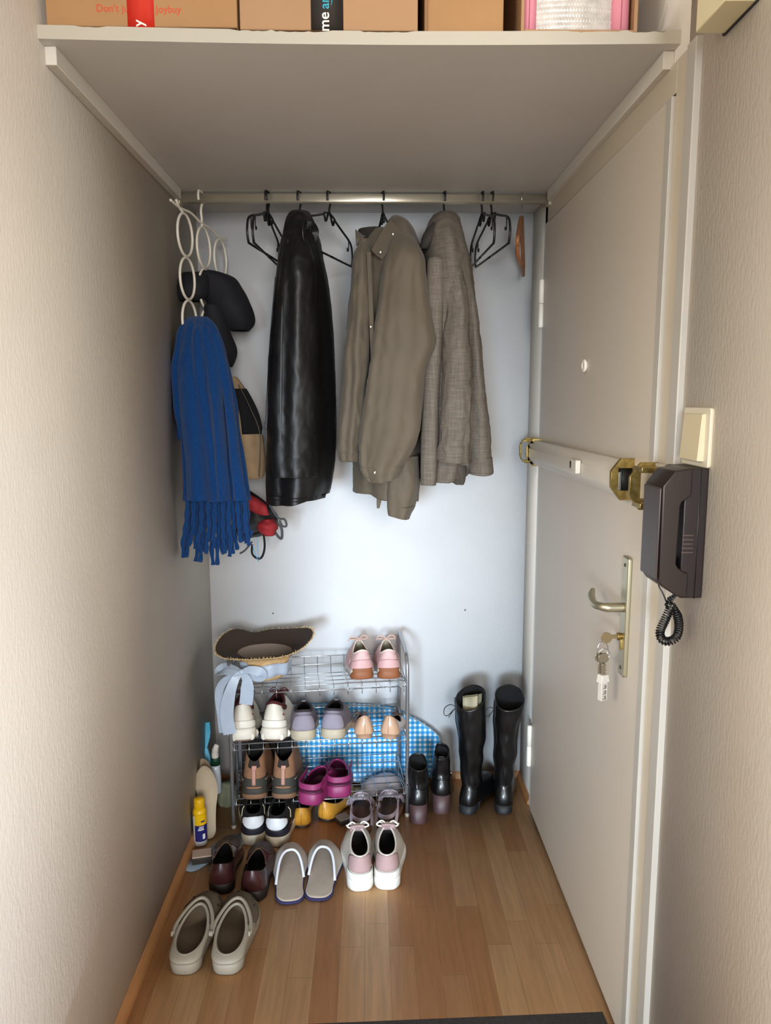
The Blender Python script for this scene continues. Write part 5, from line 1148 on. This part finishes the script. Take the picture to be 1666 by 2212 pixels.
def slab(name, label, c, w, d, h, rz_, mt, mbm, cat):
    t = thing(name, label, cat, c, radians(rz_)); obj('sponge_base', MB().box(-w/2, w/2, -d/2, d/2, 0, h*.8), mbm, t, bev=.003); obj('top_pad', MB().box(-w/2+.001, w/2-.001, -d/2+.001, d/2-.001, h*.8+.0003, h), mt, t, bev=.0015); return t
slab('shine_sponge', 'small dark shoe sponge box with pale top on the grey insole', aZ(437, 1858, .007), .062, .045, .026, 12, mat('sponge_pale', '#b09a8e', .8), mat('sponge_dark', '#2b251f', .7), 'shoe sponge')
slab('shine_sponge', 'small dark sponge box with grey top between yellow flats and sandals', aZ(741, 1775, .0), .045, .045, .020, 32, mat('sponge_grey', '#8e8578', .8), mat('sponge_dark2', '#3a302a', .7), 'shoe sponge')
# teal plastic holder
teal = mat('teal_plastic', '#3f9fc0', .4, var=.05, vscale=10)
br_ = thing('dustpan_handle', 'bright blue plastic dustpan standing on end in the left corner', 'dustpan', aY(465, 1685, 2.53))
strap([aY(447, 1560, 2.56)+Vector((.001, 0, 0)), aY(449, 1585, 2.55), aY(443, 1610, 2.54), aY(440, 1622, 2.535)], .010, .006, teal, 'handle', br_)
strap([aY(440, 1616, 2.535), aY(446, 1645, 2.535), aY(454, 1665, 2.535), aY(462, 1690, 2.54)], lambda t: .014+.006*sin(pi*t), .006, mat('teal_pale', '#6fb6d8', .4), 'pan_body', br_)
# white trigger bottle
wbp = aY(468, 1712, 2.50)
tb = thing('spray_bottle', 'white spray bottle with dark green collar in the left corner', 'bottle', wbp)
zb_ = wbp.z
z_ = lambda py: aY(470, py, 2.50).z
obj('bottle_body', MB().lathe([(.015, 0), (.018, .004), (.0185, z_(1680)-zb_), (.0165, z_(1660)-zb_), (.0155, z_(1652)-zb_)], wbp, 24), mat('spray_white', '#c9d2dc', .25, coat=.4), tb, True)
obj('green_collar', MB().lathe([(.0165, 0), (.0165, z_(1637)-z_(1651)), (.015, z_(1635)-z_(1651))], (wbp.x, wbp.y, z_(1651)), 24), mat('collar_green', '#123a26', .5), tb, True)
p0 = Vector((wbp.x, wbp.y, z_(1637)))
obj('trigger_head', MB().tube(spline([p0, p0+Vector((.001, -.004, .025)), p0+Vector((.006, -.010, .045)), p0+Vector((.010, -.006, .054))], 14), [.013]*4+[.012]*4+[.010]*4+[.008, .005], 10), mat('spray_head', '#cfcac0', .4), tb, True)
# crates / cloth behind the rack left side
gb = thing('cloth_bag', 'pale green folded cloth bag tucked behind left leg of the rack', 'cloth bag', aY(490, 1760, 2.54))
S = loft_px([(1690, 480, 505, 2.55, .015), (1710, 474, 512, 2.55, .025), (1740, 476, 508, 2.55, .03), (1765, 482, 500, 2.56, .02)], [(4, .2, 0, .5)])
cloth('bag_fold', S, mat('sage_cloth', '#6f745f', .9, var=.1, vscale=20), gb, n=30, mm=18, cap=True, wr=wrk(.008, (30, 30, 30), 2))
cr = thing('storage_box', 'dark storage box standing behind the hiking shoes at left', 'storage box', (-.42, 2.645, 0))
obj('box_body', MB().box(-.485, -.345, 2.625, 2.655, .01, .30), mat('dark_brown_plastic', '#2c2422', .35, col2='#5a4f4d', vscale=14), cr, True, bev=.004)
# door mat, lower edge of view
mt_ = thing('door_mat', 'dark door mat at the bottom right corner of the floor', 'door mat', (.2, 1.4, 0), radians(1.5))
obj('mat_pile', MB().box(-.36, .355, -.45, .165, 0, .007), mat('mat_dark', '#2b2624', .95, bump=1, bscale=300, var=.2, vscale=200), mt_, bev=.002)
